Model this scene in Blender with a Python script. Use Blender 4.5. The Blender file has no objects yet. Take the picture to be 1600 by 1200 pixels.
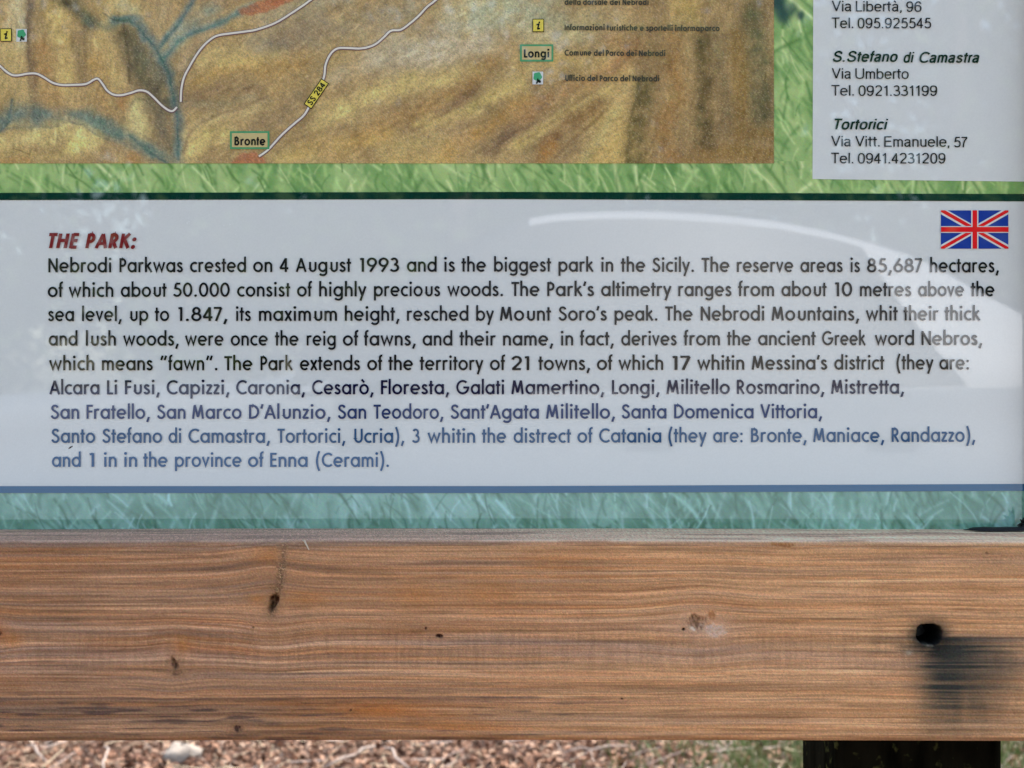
import bpy, math, random
import numpy as np
from mathutils import Vector

# ------------------------------------------------------------------ camera, sky, sun, exposure
S = 0.00045                 # metres per photo pixel on the board face
ZC = 0.92                   # camera height
D = 0.90                    # camera distance to the board
scene = bpy.context.scene
cam_d = bpy.data.cameras.new('camera')
cam = bpy.data.objects.new('camera', cam_d)
scene.collection.objects.link(cam)
cam.location = (0, -D, ZC)
cam.rotation_euler = (math.radians(90), 0, 0)
cam_d.sensor_width = 36
cam_d.lens = 45
cam_d.clip_start = 0.02
cam_d.clip_end = 500
cam_d.dof.use_dof = True
cam_d.dof.focus_distance = D
cam_d.dof.aperture_fstop = 11
scene.camera = cam

SUN_EL, SUN_AZ = math.radians(52), math.radians(20)    # azimuth from +Y towards +X
world = bpy.data.worlds.new('World')
scene.world = world
world.use_nodes = True
nt = world.node_tree
bg = nt.nodes['Background']
sky = nt.nodes.new('ShaderNodeTexSky')
sky.sky_type = 'NISHITA'
sky.sun_disc = False
sky.sun_elevation = SUN_EL
sky.sun_rotation = SUN_AZ
sky.air_density = 1.0
sky.dust_density = 2.0
tint = nt.nodes.new('ShaderNodeMix')          # camera white balance: a little less blue than the raw sky
tint.data_type = 'RGBA'
tint.blend_type = 'MULTIPLY'
tint.inputs[0].default_value = 1
tint.inputs[7].default_value = (1.05, 1.012, 0.88, 1)
nt.links.new(sky.outputs[0], tint.inputs[6])
nt.links.new(tint.outputs[2], bg.inputs[0])
bg.inputs[1].default_value = 0.15
sun_d = bpy.data.lights.new('sun', 'SUN')
sun_d.energy = 2.6
sun_d.angle = math.radians(0.5)
sun_d.color = (1.0, 0.95, 0.88)
sun = bpy.data.objects.new('sun', sun_d)
scene.collection.objects.link(sun)
sdir = Vector((math.sin(SUN_AZ)*math.cos(SUN_EL), math.cos(SUN_AZ)*math.cos(SUN_EL), math.sin(SUN_EL)))
sun.rotation_euler = sdir.to_track_quat('Z', 'Y').to_euler()
scene.view_settings.view_transform = 'Standard'
scene.view_settings.look = 'None'
scene.view_settings.exposure = 1.68
scene.view_settings.gamma = 1
scene.cycles.use_denoising = True
scene.cycles.max_bounces = 10
scene.cycles.transparent_max_bounces = 16

random.seed(4)
rng = np.random.default_rng(7)

# ------------------------------------------------------------------ helpers
def lin(c):
    c = np.asarray(c, float)/255.0
    return np.where(c <= 0.04045, c/12.92, ((c+0.055)/1.055)**2.4)

PAPER = lin((169, 174, 182))
def alb(c, lift=0.010):
    """colour of a print, judged beside the white paper of the same panel"""
    return np.clip((lin(c)-lift)/(PAPER-lift)*0.78, 0.004, 0.9)

def px(x, y, yo=0.0):
    return ((x-800)*S, yo, ZC-(y-600)*S)

def link(o, parent=None):
    scene.collection.objects.link(o)
    if parent is not None:
        o.parent = parent
    return o

def thing(name, label, cat, loc=(0, 0, 0), rz=0, group=None):
    o = bpy.data.objects.new(name, None)
    o.empty_display_size = 0.1
    o.location = loc
    o.rotation_euler = (0, 0, rz)
    o['label'] = label
    o['category'] = cat
    if group:
        o['group'] = group
    return link(o)

def mat(name, col, rough=0.6, spec=0.3, metal=0.0, coat=0.0):
    m = bpy.data.materials.new(name)
    m.use_nodes = True
    b = m.node_tree.nodes['Principled BSDF']
    b.inputs['Base Color'].default_value = (*[float(v) for v in col][:3], 1)
    b.inputs['Roughness'].default_value = rough
    b.inputs['Specular IOR Level'].default_value = spec
    b.inputs['Metallic'].default_value = metal
    b.inputs['Coat Weight'].default_value = coat
    b.inputs['Coat Roughness'].default_value = 0.05
    return m

def noise_over(m, scale, amount, stretch=(1, 1, 1), bump=0.0, detail=6, dist=0.001):
    """multiplies the base colour of m by procedural noise, optionally adds bump"""
    t = m.node_tree
    b = t.nodes['Principled BSDF']
    tc = t.nodes.new('ShaderNodeTexCoord')
    mp = t.nodes.new('ShaderNodeMapping')
    mp.inputs['Scale'].default_value = stretch
    n = t.nodes.new('ShaderNodeTexNoise')
    n.inputs['Scale'].default_value = scale
    n.inputs['Detail'].default_value = detail
    t.links.new(tc.outputs['Object'], mp.inputs[0])
    t.links.new(mp.outputs[0], n.inputs['Vector'])
    mr = t.nodes.new('ShaderNodeMapRange')
    mr.inputs['From Min'].default_value = 0.25
    mr.inputs['From Max'].default_value = 0.75
    mr.inputs['To Min'].default_value = 1-amount
    mr.inputs['To Max'].default_value = 1+amount
    t.links.new(n.outputs[0], mr.inputs[0])
    mx = t.nodes.new('ShaderNodeMix')
    mx.data_type = 'RGBA'
    mx.blend_type = 'MULTIPLY'
    mx.inputs[0].default_value = 1
    src = b.inputs['Base Color']
    if src.is_linked:
        t.links.new(src.links[0].from_socket, mx.inputs[6])
    else:
        mx.inputs[6].default_value = src.default_value[:]
    t.links.new(mr.outputs[0], mx.inputs[7])
    t.links.new(mx.outputs[2], b.inputs['Base Color'])
    if bump:
        bp = t.nodes.new('ShaderNodeBump')
        bp.inputs['Strength'].default_value = bump
        bp.inputs['Distance'].default_value = dist
        t.links.new(n.outputs[0], bp.inputs['Height'])
        t.links.new(bp.outputs[0], b.inputs['Normal'])
    return m

def mat_attr(name, rough=0.6, spec=0.3):
    m = mat(name, (0.5, 0.5, 0.5), rough, spec)
    t = m.node_tree
    a = t.nodes.new('ShaderNodeVertexColor')
    a.layer_name = 'Col'
    t.links.new(a.outputs[0], t.nodes['Principled BSDF'].inputs['Base Color'])
    return m

def mesh_np(name, V, F, material, parent=None, col=None, smooth=False, mats=None, mi=None):
    """V (n,3) array, F (m,4) or (m,3) array -> one linked mesh object"""
    V = np.asarray(V, np.float32).reshape(-1, 3)
    F = np.asarray(F, np.int32)
    k = F.shape[1]
    me = bpy.data.meshes.new(name)
    me.vertices.add(len(V))
    me.vertices.foreach_set('co', V.ravel())
    me.loops.add(F.size)
    me.loops.foreach_set('vertex_index', F.ravel())
    me.polygons.add(len(F))
    me.polygons.foreach_set('loop_start', np.arange(0, F.size, k, dtype=np.int32))
    if smooth:
        me.polygons.foreach_set('use_smooth', np.ones(len(F), bool))
    for m in (mats or [material]):
        me.materials.append(m)
    if mi is not None:
        me.polygons.foreach_set('material_index', np.asarray(mi, np.int32))
    me.update(calc_edges=True)
    if col is not None:
        ca = me.color_attributes.new('Col', 'FLOAT_COLOR', 'POINT')
        c4 = np.ones((len(V), 4), np.float32)
        c4[:, :3] = np.asarray(col, np.float32).reshape(-1, 3)
        ca.data.foreach_set('color', c4.ravel())
    me.validate()
    return link(bpy.data.objects.new(name, me), parent)

def grid_faces(r, c, keep=None):
    i = np.arange(r*c).reshape(r, c)
    F = np.stack([i[:-1, :-1], i[1:, :-1], i[1:, 1:], i[:-1, 1:]], -1).reshape(-1, 4)
    if keep is not None:
        F = F[keep.reshape(-1)]
    return F

class MB:
    """collects boxes, tubes, prisms; build() makes them ONE mesh object"""
    def __init__(s):
        s.v, s.f, s.m = [], [], []
    def add(s, v, f, m=0):
        o = len(s.v)
        s.v += [tuple(p) for p in v]
        s.f += [tuple(i+o for i in q) for q in f]
        s.m += [m]*len(f)
    def box(s, x0, x1, y0, y1, z0, z1, m=0):
        v = [(x, y, z) for x in (x0, x1) for y in (y0, y1) for z in (z0, z1)]
        s.add(v, [(0, 1, 3, 2), (4, 6, 7, 5), (0, 4, 5, 1), (2, 3, 7, 6), (0, 2, 6, 4), (1, 5, 7, 3)], m)
    def bevbox(s, x0, x1, y0, y1, z0, z1, b, m=0):
        prof = [(x0+b, y0), (x1-b, y0), (x1, y0+b), (x1, y1-b), (x1-b, y1), (x0+b, y1), (x0, y1-b), (x0, y0+b)]
        v = [(a, c, z) for z in (z0, z1) for a, c in prof]
        f = [(i, (i+1) % 8, 8+(i+1) % 8, 8+i) for i in range(8)]
        s.add(v, f+[tuple(range(7, -1, -1)), tuple(range(8, 16))], m)
    def tube(s, pts, r, n=8, m=0, cap=True):
        pts = [Vector(p) for p in pts]
        rs = r if isinstance(r, (list, tuple)) else [r]*len(pts)
        v, f = [], []
        for i, p in enumerate(pts):
            d = (pts[min(i+1, len(pts)-1)]-pts[max(i-1, 0)]).normalized()
            a = d.orthogonal().normalized() if abs(d.z) > 0.95 else d.cross(Vector((0, 0, 1))).normalized()
            b = d.cross(a)
            for k in range(n):
                t = 2*math.pi*k/n
                v.append(p+(a*math.cos(t)+b*math.sin(t))*rs[i])
        for i in range(len(pts)-1):
            for k in range(n):
                f.append((i*n+k, i*n+(k+1) % n, (i+1)*n+(k+1) % n, (i+1)*n+k))
        if cap:
            f.append(tuple(range(n-1, -1, -1)))
            f.append(tuple(range((len(pts)-1)*n, len(pts)*n)))
        s.add(v, f, m)
    def build(s, name, mats, parent=None, smooth=False):
        me = bpy.data.meshes.new(name)
        me.from_pydata([tuple(p) for p in s.v], [], s.f)
        for m in (mats if isinstance(mats, (list, tuple)) else [mats]):
            me.materials.append(m)
        for p, i in zip(me.polygons, s.m):
            p.material_index = i
            p.use_smooth = smooth
        me.update()
        return link(bpy.data.objects.new(name, me), parent)

_tab = rng.random((512, 512))
def vn(u, v, seed=0):
    """2-D value noise in 0..1"""
    u = np.asarray(u, float)+seed*37.13
    v = np.asarray(v, float)+seed*91.7
    iu, iv = np.floor(u).astype(int), np.floor(v).astype(int)
    fu, fv = u-iu, v-iv
    fu, fv = fu*fu*(3-2*fu), fv*fv*(3-2*fv)
    a, b = iu % 512, (iu+1) % 512
    c, d = iv % 512, (iv+1) % 512
    return (_tab[a, c]*(1-fu)+_tab[b, c]*fu)*(1-fv)+(_tab[a, d]*(1-fu)+_tab[b, d]*fu)*fv
def fbm(u, v, seed=0, n=4):
    t, w, s = 0, 1, 0
    for i in range(n):
        t = t+w*vn(u*2**i, v*2**i, seed+i)
        s += w
        w *= 0.5
    return t/s
def sst(a, b, x):
    t = np.clip((x-a)/(b-a), 0, 1)
    return t*t*(3-2*t)
def mix(a, b, t):
    t = np.asarray(t)[..., None]
    return a*(1-t)+b*t
def dist_poly(X, Y, pts):
    dm = np.full(X.shape, 1e9)
    if len(pts) == 1:
        return np.hypot(X-pts[0][0], Y-pts[0][1])
    for (x0, y0), (x1, y1) in zip(pts[:-1], pts[1:]):
        dx, dy = x1-x0, y1-y0
        t = np.clip(((X-x0)*dx+(Y-y0)*dy)/(dx*dx+dy*dy+1e-9), 0, 1)
        dm = np.minimum(dm, np.hypot(X-x0-t*dx, Y-y0-t*dy))
    return dm
def catmull(pts, n=8):
    P = [pts[0]]+list(pts)+[pts[-1]]
    out = []
    for i in range(1, len(P)-2):
        p0, p1, p2, p3 = [np.array(p, float) for p in P[i-1:i+3]]
        for k in range(n):
            t = k/n
            out.append(tuple(0.5*((2*p1)+(p2-p0)*t+(2*p0-5*p1+4*p2-p3)*t*t+(3*p1-p0-3*p2+p3)*t**3)))
    out.append(tuple(P[-2]))
    return out

# ------------------------------------------------------------------ lettering: a geometric sans drawn with strokes
def A_(cx, cy, rx, ry, a0, a1, n=None):
    n = n or max(6, int(abs(a1-a0)/12))
    return [(cx+rx*math.cos(math.radians(a0+(a1-a0)*i/n)), cy+ry*math.sin(math.radians(a0+(a1-a0)*i/n))) for i in range(n+1)]
def O_(cx, cy, rx, ry):
    return ('O', A_(cx, cy, rx, ry, 0, 360, 30)[:-1])
def Dk(cx, cy, r=9):
    return ('D', [(cx, cy)], r)
def L_(*p):
    return ('L', list(p))
LS = [(27, 55), (21, 63), (13, 66), (5, 63), (1, 55), (4, 46), (13, 38), (23, 31), (28, 20), (24, 10), (13, 6), (3, 9), (-2, 18)]
US = [(41, 79), (35, 90), (23, 94), (10, 89), (5, 76), (10, 64), (22, 55), (36, 45), (44, 30), (38, 13), (24, 6), (9, 10), (0, 24)]
G = {
 'a': [O_(25, 36, 25, 30), L_((50, 0), (50, 72))],
 'b': [L_((0, 0), (0, 110)), O_(25, 36, 25, 30)],
 'c': [L_(*A_(26, 36, 26, 30, 52, 308))],
 'd': [O_(25, 36, 25, 30), L_((50, 0), (50, 110))],
 'e': [L_(*A_(26, 36, 26, 30, 0, 314)), L_((2, 35), (51, 35))],
 'f': [L_((12, 0), (12, 90), *A_(26, 90, 14, 14, 170, 78)), L_((-1, 65), (27, 65))],
 'g': [O_(25, 36, 25, 30), L_((50, 72), (50, -4), *A_(26, -4, 24, 19, -8, -152))],
 'h': [L_((0, 0), (0, 110)), L_(*A_(19, 44, 19, 22, 180, 0), (38, 0))],
 'i': [L_((0, 0), (0, 71)), Dk(0, 95, 9.5)],
 'k': [L_((0, 0), (0, 110)), L_((35, 71), (3, 37)), L_((12, 45), (40, 0))],
 'l': [L_((0, 0), (0, 110))],
 'm': [L_((0, 0), (0, 71)), L_(*A_(17, 44, 17, 22, 180, 0), (34, 0)), L_(*A_(51, 44, 17, 22, 180, 0), (68, 0))],
 'n': [L_((0, 0), (0, 71)), L_(*A_(19, 44, 19, 22, 180, 0), (38, 0))],
 'o': [O_(26, 36, 26, 30)],
 'p': [L_((0, -30), (0, 72)), O_(25, 36, 25, 30)],
 'r': [L_((0, 0), (0, 71)), L_(*A_(18, 45, 18, 21, 180, 58))],
 's': [L_(*catmull(LS, 4))],
 't': [L_((13, 0), (13, 96)), L_((-2, 65), (30, 65))],
 'u': [L_((0, 71), (0, 26), *A_(19, 26, 19, 20, 180, 360), (38, 71))],
 'v': [L_((0, 72), (21, 8), (42, 72))],
 'w': [L_((0, 72), (19, 8), (37, 63), (55, 8), (74, 72))],
 'x': [L_((0, 72), (38, 0)), L_((38, 72), (0, 0))],
 'y': [L_((0, 72), (22, 7)), L_((44, 72), (10, -30))],
 'z': [L_((1, 65), (34, 65)), L_((36, 66), (3, 6)), L_((1, 7), (38, 7))],
 'ò': [O_(26, 36, 26, 30), L_((9, 106), (27, 84))],
 'A': [L_((0, 0), (31, 97)), L_((31, 97), (62, 0)), L_((13, 32), (49, 32))],
 'B': [L_((0, 0), (0, 100)), L_((0, 93), (14, 93), *A_(14, 74, 19, 19, 90, -90), (0, 55)), L_((14, 54), *A_(17, 30, 23, 23, 90, -90), (0, 7))],
 'C': [L_(*A_(38, 50, 38, 44, 48, 312))],
 'D': [L_((0, 0), (0, 100)), L_((0, 93), (14, 93), *A_(14, 50, 38, 43, 90, -90), (0, 7))],
 'E': [L_((0, 0), (0, 100)), L_((0, 93), (36, 93)), L_((0, 52), (34, 52)), L_((0, 7), (36, 7))],
 'F': [L_((0, 0), (0, 100)), L_((0, 93), (36, 93)), L_((0, 52), (33, 52))],
 'G': [L_(*A_(38, 50, 38, 44, 48, 354)), L_((83, 48), (42, 48))],
 'H': [L_((0, 0), (0, 100)), L_((46, 0), (46, 100)), L_((0, 53), (46, 53))],
 'I': [L_((0, 0), (0, 100))],
 'K': [L_((0, 0), (0, 100)), L_((43, 100), (3, 50)), L_((13, 62), (48, 0))],
 'L': [L_((0, 0), (0, 100)), L_((0, 7), (34, 7))],
 'M': [L_((0, 0), (12, 98)), L_((12, 98), (34, 12)), L_((34, 12), (56, 98)), L_((56, 98), (68, 0))],
 'N': [L_((0, 0), (0, 100)), L_((0, 96), (52, 4)), L_((52, 0), (52, 100))],
 'P': [L_((0, 0), (0, 100)), L_((0, 93), (13, 93), *A_(13, 69, 21, 24, 90, -90), (0, 45))],
 'R': [L_((0, 0), (0, 100)), L_((0, 93), (13, 93), *A_(13, 70, 21, 23, 90, -90), (0, 47)), L_((13, 47), (40, 0))],
 'S': [L_(*catmull(US, 4))],
 'T': [L_((26, 0), (26, 93)), L_((0, 93), (52, 93))],
 'U': [L_((0, 100), (0, 32), *A_(22, 32, 22, 26, 180, 360), (44, 100))],
 'V': [L_((0, 100), (28, 5)), L_((28, 5), (56, 100))],
 '0': [O_(25, 50, 25, 44)],
 '1': [L_((0, 0), (0, 98)), L_((-17, 89), (0, 93))],
 '2': [L_(*A_(23, 69, 22, 25, 168, -38), (3, 8)), L_((-1, 7), (47, 7))],
 '3': [L_(*A_(20, 73, 18, 21, 150, -88)), L_(*A_(20, 29, 24, 23, 90, -150))],
 '4': [L_((39, 0), (39, 98)), L_((39, 96), (3, 27)), L_((0, 26), (56, 26))],
 '5': [L_((43, 93), (13, 93)), L_((14, 93), (8, 54)), L_(*A_(20, 32, 25, 26, 112, -148))],
 '6': [O_(24, 31, 24, 25), L_((36, 98), (4, 44))],
 '7': [L_((0, 93), (46, 93)), L_((44, 93), (13, 0))],
 '8': [O_(23, 72, 18, 21), O_(23, 29, 24, 23)],
 '9': [O_(24, 68, 24, 26), L_((45, 56), (14, 0))],
 '.': [Dk(0, 8, 9)],
 ',': [L_((5, 14), (-7, -22))],
 ':': [Dk(0, 8, 9), Dk(0, 60, 9)],
 '(': [L_(*catmull([(16, 112), (5, 78), (0, 42), (5, 6), (16, -28)], 5))],
 ')': [L_(*catmull([(0, 112), (11, 78), (16, 42), (11, 6), (0, -28)], 5))],
 '’': [L_((9, 104), (0, 72))],
 '“': [L_((11, 104), (0, 72)), L_((36, 104), (25, 72))],
 '”': [L_((11, 104), (0, 72)), L_((36, 104), (25, 72))],
}
def SE_(cx, cy, rx, ry, a0, a1, p=2.5):
    n = max(8, int(abs(a1-a0)/10))
    o = []
    for i in range(n+1):
        a = math.radians(a0+(a1-a0)*i/n)
        c, s_ = math.cos(a), math.sin(a)
        o.append((cx+rx*math.copysign(abs(c)**(2/p), c), cy+ry*math.copysign(abs(s_)**(2/p), s_)))
    return o
def SO_(cx, cy, rx, ry):
    return ('O', SE_(cx, cy, rx, ry, 0, 360)[:-1])
HA = [L_((3, 55), *SE_(21, 52, 18, 15, 165, 10), (39, 12), (41, 3), (45, 1)), L_(*catmull([(39, 42), (28, 39), (12, 36), (3, 28), (2, 18), (6, 9), (16, 5), (28, 9), (37, 18), (39, 30)], 4))]
HC = {   # plain grotesque letters for the address panel, cap height 100, x-height 73
 'a': HA, 'à': HA+[L_((12, 103), (26, 84))],
 'b': [L_((0, 0), (0, 100)), SO_(22, 36, 22, 31)],
 'c': [L_(*SE_(22, 36, 22, 31, 38, 322))],
 'd': [SO_(22, 36, 22, 31), L_((44, 0), (44, 100))],
 'e': [L_((0, 38), (46, 38), *SE_(23, 36, 23, 31, 4, 325)[1:])],
 'f': [L_((10, 0), (10, 82), *SE_(22, 82, 12, 13, 175, 85)), L_((-6, 68), (28, 68))],
 'i': [L_((0, 0), (0, 73)), L_((0, 87), (0, 100))],
 'l': [L_((0, 0), (0, 100))],
 'm': [L_((0, 0), (0, 73)), L_(*SE_(16, 45, 16, 22, 180, 0), (32, 0)), L_(*SE_(48, 45, 16, 22, 180, 0), (64, 0))],
 'n': [L_((0, 0), (0, 73)), L_(*SE_(19, 44, 19, 23, 180, 0), (38, 0))],
 'o': [SO_(23, 36, 23, 31)],
 'r': [L_((0, 0), (0, 73)), L_(*SE_(15, 46, 15, 21, 180, 75))],
 's': [L_(*catmull([(37, 53), (33, 62), (20, 67), (7, 62), (3, 53), (8, 44), (20, 38), (33, 32), (39, 21), (34, 10), (20, 5), (6, 9), (0, 20)], 4))],
 't': [L_((10, 93), (10, 18), *SE_(20, 16, 10, 11, 185, 265)), L_((-7, 68), (27, 68))],
 'u': [L_((0, 73), (0, 29), *SE_(19, 28, 19, 23, 180, 360)), L_((38, 73), (38, 0))],
 'C': [L_(*SE_(38, 50, 38, 45, 38, 322, 2.2))],
 'E': [L_((0, 0), (0, 100)), L_((0, 95), (52, 95)), L_((0, 52), (49, 52)), L_((0, 5), (54, 5))],
 'L': [L_((0, 0), (0, 100)), L_((0, 5), (45, 5))],
 'S': [L_(*catmull([(56, 72), (52, 87), (32, 95), (12, 89), (5, 74), (11, 61), (31, 52), (52, 44), (60, 27), (53, 11), (33, 5), (9, 11), (0, 29)], 4))],
 'T': [L_((31, 0), (31, 95)), L_((0, 95), (62, 95))],
 'U': [L_((0, 100), (0, 38), *SE_(30, 36, 30, 31, 180, 360), (60, 100))],
 'V': [L_((0, 100), (31, 4)), L_((31, 4), (62, 100))],
 '0': [SO_(22, 49, 22, 45)],
 '1': [L_((0, 0), (0, 99)), L_((-19, 76), (-1, 92))],
 '2': [L_(*SE_(23, 70, 21, 25, 165, -30), *catmull([(38, 50), (14, 24), (3, 6)], 4)), L_((0, 5), (47, 5))],
 '3': [L_(*SE_(20, 73, 18, 21, 155, -90), (13, 52)), L_((20, 52), *SE_(20, 28, 23, 23, 88, -155))],
 '4': [L_((35, 0), (35, 98)), L_((35, 95), (2, 31)), L_((-2, 29), (50, 29))],
 '5': [L_((42, 94), (10, 94)), L_((11, 96), (4, 48)), L_(*SE_(21, 33, 22, 28, 140, -155))],
 '6': [SO_(23, 32, 22, 27), L_(*catmull([(43, 76), (38, 89), (25, 95), (9, 85), (1, 60), (1, 34)], 4))],
 '7': [L_((0, 94), (46, 94)), L_(*catmull([(44, 92), (27, 66), (18, 36), (14, 0)], 4))],
 '9': [SO_(22, 66, 22, 27), L_(*catmull([(2, 22), (8, 9), (20, 4), (36, 13), (44, 40), (44, 64)], 4))],
 '.': [L_((0, 0), (0, 13))],
 ',': [L_((0, 13), (0, 0), (-4, -14))],
}
for c_, g_ in HC.items():
    G['\x01'+c_] = g_
LB = {c: 4 for c in 'acdegoòCGO0689s'}
LB.update({c: 1.5 for c in 'vwxytfzATV4’37'})
LB.update({'.': 8, ',': 3, '1': 8})
RB = {c: 4 for c in 'bceopòDsSP035689'}
RB.update({c: 1.5 for c in 'vwxyrtfkczATVLFKC7’'})
RB.update({'.': 9, ',': 6, '1': 12})

def stroke_outline(pts, hw, closed):
    n = len(pts)
    Lf, Rt = [], []
    for i in range(n):
        p = np.array(pts[i])
        a = np.array(pts[(i-1) % n]) if (closed or i > 0) else None
        b = np.array(pts[(i+1) % n]) if (closed or i < n-1) else None
        d1 = p-a if a is not None else b-p
        d2 = b-p if b is not None else p-a
        d1 = d1/(np.linalg.norm(d1)+1e-9)
        d2 = d2/(np.linalg.norm(d2)+1e-9)
        n1, n2 = np.array((-d1[1], d1[0])), np.array((-d2[1], d2[0]))
        m = n1+n2
        lm = np.linalg.norm(m)
        m = n1 if lm < 1e-6 else m/lm
        k = min(1/max(np.dot(m, n1), 0.35), 2.2)
        Lf.append(p+m*hw*k)
        Rt.append(p-m*hw*k)
    return Lf, Rt

def glyph_bounds(ch, sw):
    x0, x1 = 1e9, -1e9
    for st in G[ch]:
        if st[0] == 'D':
            r = st[2]*sw/14
            x0, x1 = min(x0, st[1][0][0]-r), max(x1, st[1][0][0]+r)
        else:
            a, b = stroke_outline(st[1], sw/2, st[0] == 'O')
            xs = [q[0] for q in a+b]
            x0, x1 = min(x0, min(xs)), max(x1, max(xs))
    return x0, x1

def word_geom(word, sw, shear=0.0, track=0.0, face=''):
    """flat polygons of a word in units of cap height 100, starting at x=0"""
    polys, x, first, right = [], 0.0, True, 0
    for ch in word:
        g0, g1 = glyph_bounds(face+ch, sw)
        if not first:
            x += LB.get(ch, 6.2)+track
        first = False
        ox = x-g0
        lvl = 0
        for st in G[face+ch]:
            lvl += 1
            if st[0] == 'D':
                r = st[2]*sw/14
                c = st[1][0]
                polys.append(([(c[0]+ox+r*math.cos(t*math.pi/7), c[1]+r*math.sin(t*math.pi/7)) for t in range(14)], lvl))
                continue
            closed = st[0] == 'O'
            a, b = stroke_outline(st[1], sw/2, closed)
            n = len(a)
            for i in range(n if closed else n-1):
                j = (i+1) % n
                polys.append(([(q[0]+ox, q[1]) for q in (a[i], b[i], b[j], a[j])], lvl+0.04*(i % 20)))
        right = x+g1-g0
        x = right+RB.get(ch, 6.2)+track
    polys = [([(p[0]+shear*p[1], p[1]) for p in q], l) for q, l in polys]
    return polys, right

def text_mesh(name, words, cap, material, parent, sw=13.5, shear=0.0, yo=-0.0012, mb=None, m=0, rot=None, face=''):
    """words = [(text, x0, x1, baseline_y)] in photo pixels; one mesh per line"""
    own = mb is None
    mb = mb or MB()
    for w, x0, x1, by in words:
        polys, W = word_geom(w, sw, shear, 0.0, face)
        W += shear*80
        sx, sy = (x1-x0)/W, cap/100.0
        for q, l in polys:
            pp = []
            for (a, b) in q:
                X, Y = x0+a*sx, by-b*sy
                if rot:
                    cx, cy, ang = rot
                    dx, dy = X-cx, Y-cy
                    X, Y = cx+dx*math.cos(ang)-dy*math.sin(ang), cy+dx*math.sin(ang)+dy*math.cos(ang)
                pp.append(px(X, Y, yo-0.000015*l))
            mb.add(pp, [tuple(range(len(pp)))], m)
    if own:
        return mb.build(name, material, parent)

# ------------------------------------------------------------------ materials
def laminate(m):
    b = m.node_tree.nodes['Principled BSDF']
    b.inputs['Specular IOR Level'].default_value = 0.0
    b.inputs['Coat Weight'].default_value = 1.0
    b.inputs['Coat IOR'].default_value = 1.78
    b.inputs['Coat Roughness'].default_value = 0.012
    return m
m_ink = mat('black_ink', (0.012, 0.013, 0.016), 0.7, 0.1)
m_ink_brown = mat('maroon_ink', alb((98, 38, 42)), 0.7, 0.1)
m_ink_grey = mat('grey_legend_ink', alb((62, 62, 58)), 0.7, 0.1)
m_ink_green = mat('dark_green_ink', alb((22, 46, 42)), 0.7, 0.1)
m_line = mat('dark_line_ink', alb((26, 50, 46)), 0.7, 0.1)
m_paper = noise_over(mat('printed_white', (0.78, 0.78, 0.775), 0.65, 0.2), 900, 0.025, detail=3)
m_frame_g = mat('green_box_ink', alb((70, 126, 94)), 0.7, 0.1)
m_tree_g = mat('emblem_green', alb((62, 132, 100)), 0.7, 0.1)
m_yellow = mat('yellow_box_ink', alb((192, 168, 80)), 0.7, 0.1)
m_road = mat('road_print', alb((186, 177, 174)), 0.7, 0.1)
m_road_e = mat('road_edge_print', alb((96, 76, 84)), 0.7, 0.1)
m_flag_b = mat('flag_blue', alb((36, 54, 128)), 0.7, 0.1)
m_flag_r = mat('flag_red', alb((176, 36, 42)), 0.7, 0.1)
m_print = mat_attr('printed_picture', 0.65, 0.2)
m_townfill = mat('town_label_fill', alb((158, 146, 110)), 0.7, 0.1)

m_wood = mat_attr('weathered_pine', 0.75, 0.2)
noise_over(m_wood, 300, 0.12, (0.08, 1, 1), bump=0.22, detail=5, dist=0.0006)
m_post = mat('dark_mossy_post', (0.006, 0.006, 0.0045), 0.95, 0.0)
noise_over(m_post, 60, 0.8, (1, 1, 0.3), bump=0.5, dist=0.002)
t = m_post.node_tree           # flecks of moss and lichen
b_ = t.nodes['Principled BSDF']
vo = t.nodes.new('ShaderNodeTexNoise')
vo.inputs['Scale'].default_value = 85
vo.inputs['Detail'].default_value = 3
tcp = t.nodes.new('ShaderNodeTexCoord')
t.links.new(tcp.outputs['Object'], vo.inputs['Vector'])
rp = t.nodes.new('ShaderNodeMapRange')
rp.inputs['From Min'].default_value = 0.60
rp.inputs['From Max'].default_value = 0.72
t.links.new(vo.outputs[0], rp.inputs[0])
mxp = t.nodes.new('ShaderNodeMix')
mxp.data_type = 'RGBA'
t.links.new(rp.outputs[0], mxp.inputs[0])
t.links.new(b_.inputs['Base Color'].links[0].from_socket, mxp.inputs[6])
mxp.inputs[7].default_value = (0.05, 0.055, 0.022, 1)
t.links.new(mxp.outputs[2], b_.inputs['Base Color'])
m_stile = mat('stained_pine', (0.34, 0.22, 0.14), 0.75, 0.2)
noise_over(m_stile, 90, 0.4, (1, 1, 0.05), bump=0.3, dist=0.0006)
m_ply = mat('backing_board', (0.30, 0.22, 0.14), 0.8, 0.1)
m_iron = mat('rusty_black_iron', (0.02, 0.02, 0.02), 0.35, 0.5, 0.6)
m_rubber = mat('black_sealant', (0.008, 0.008, 0.009), 0.6, 0.3)

# every print lies under one clear glossy laminate that mirrors the surroundings
for m_ in (m_ink, m_ink_brown, m_ink_grey, m_ink_green, m_line, m_paper, m_frame_g, m_tree_g, m_yellow, m_road, m_road_e, m_flag_b, m_flag_r, m_print, m_townfill):
    laminate(m_)

# ------------------------------------------------------------------ the information board
XL, XR = -330, 1606            # inner edges of the frame, photo pixels on the board face
YT, YB = -640, 826
board = thing('information_board', 'wooden park information board with painted map, white text panel and a weathered pine bottom rail', 'information board', (0, 0, 0))

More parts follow.
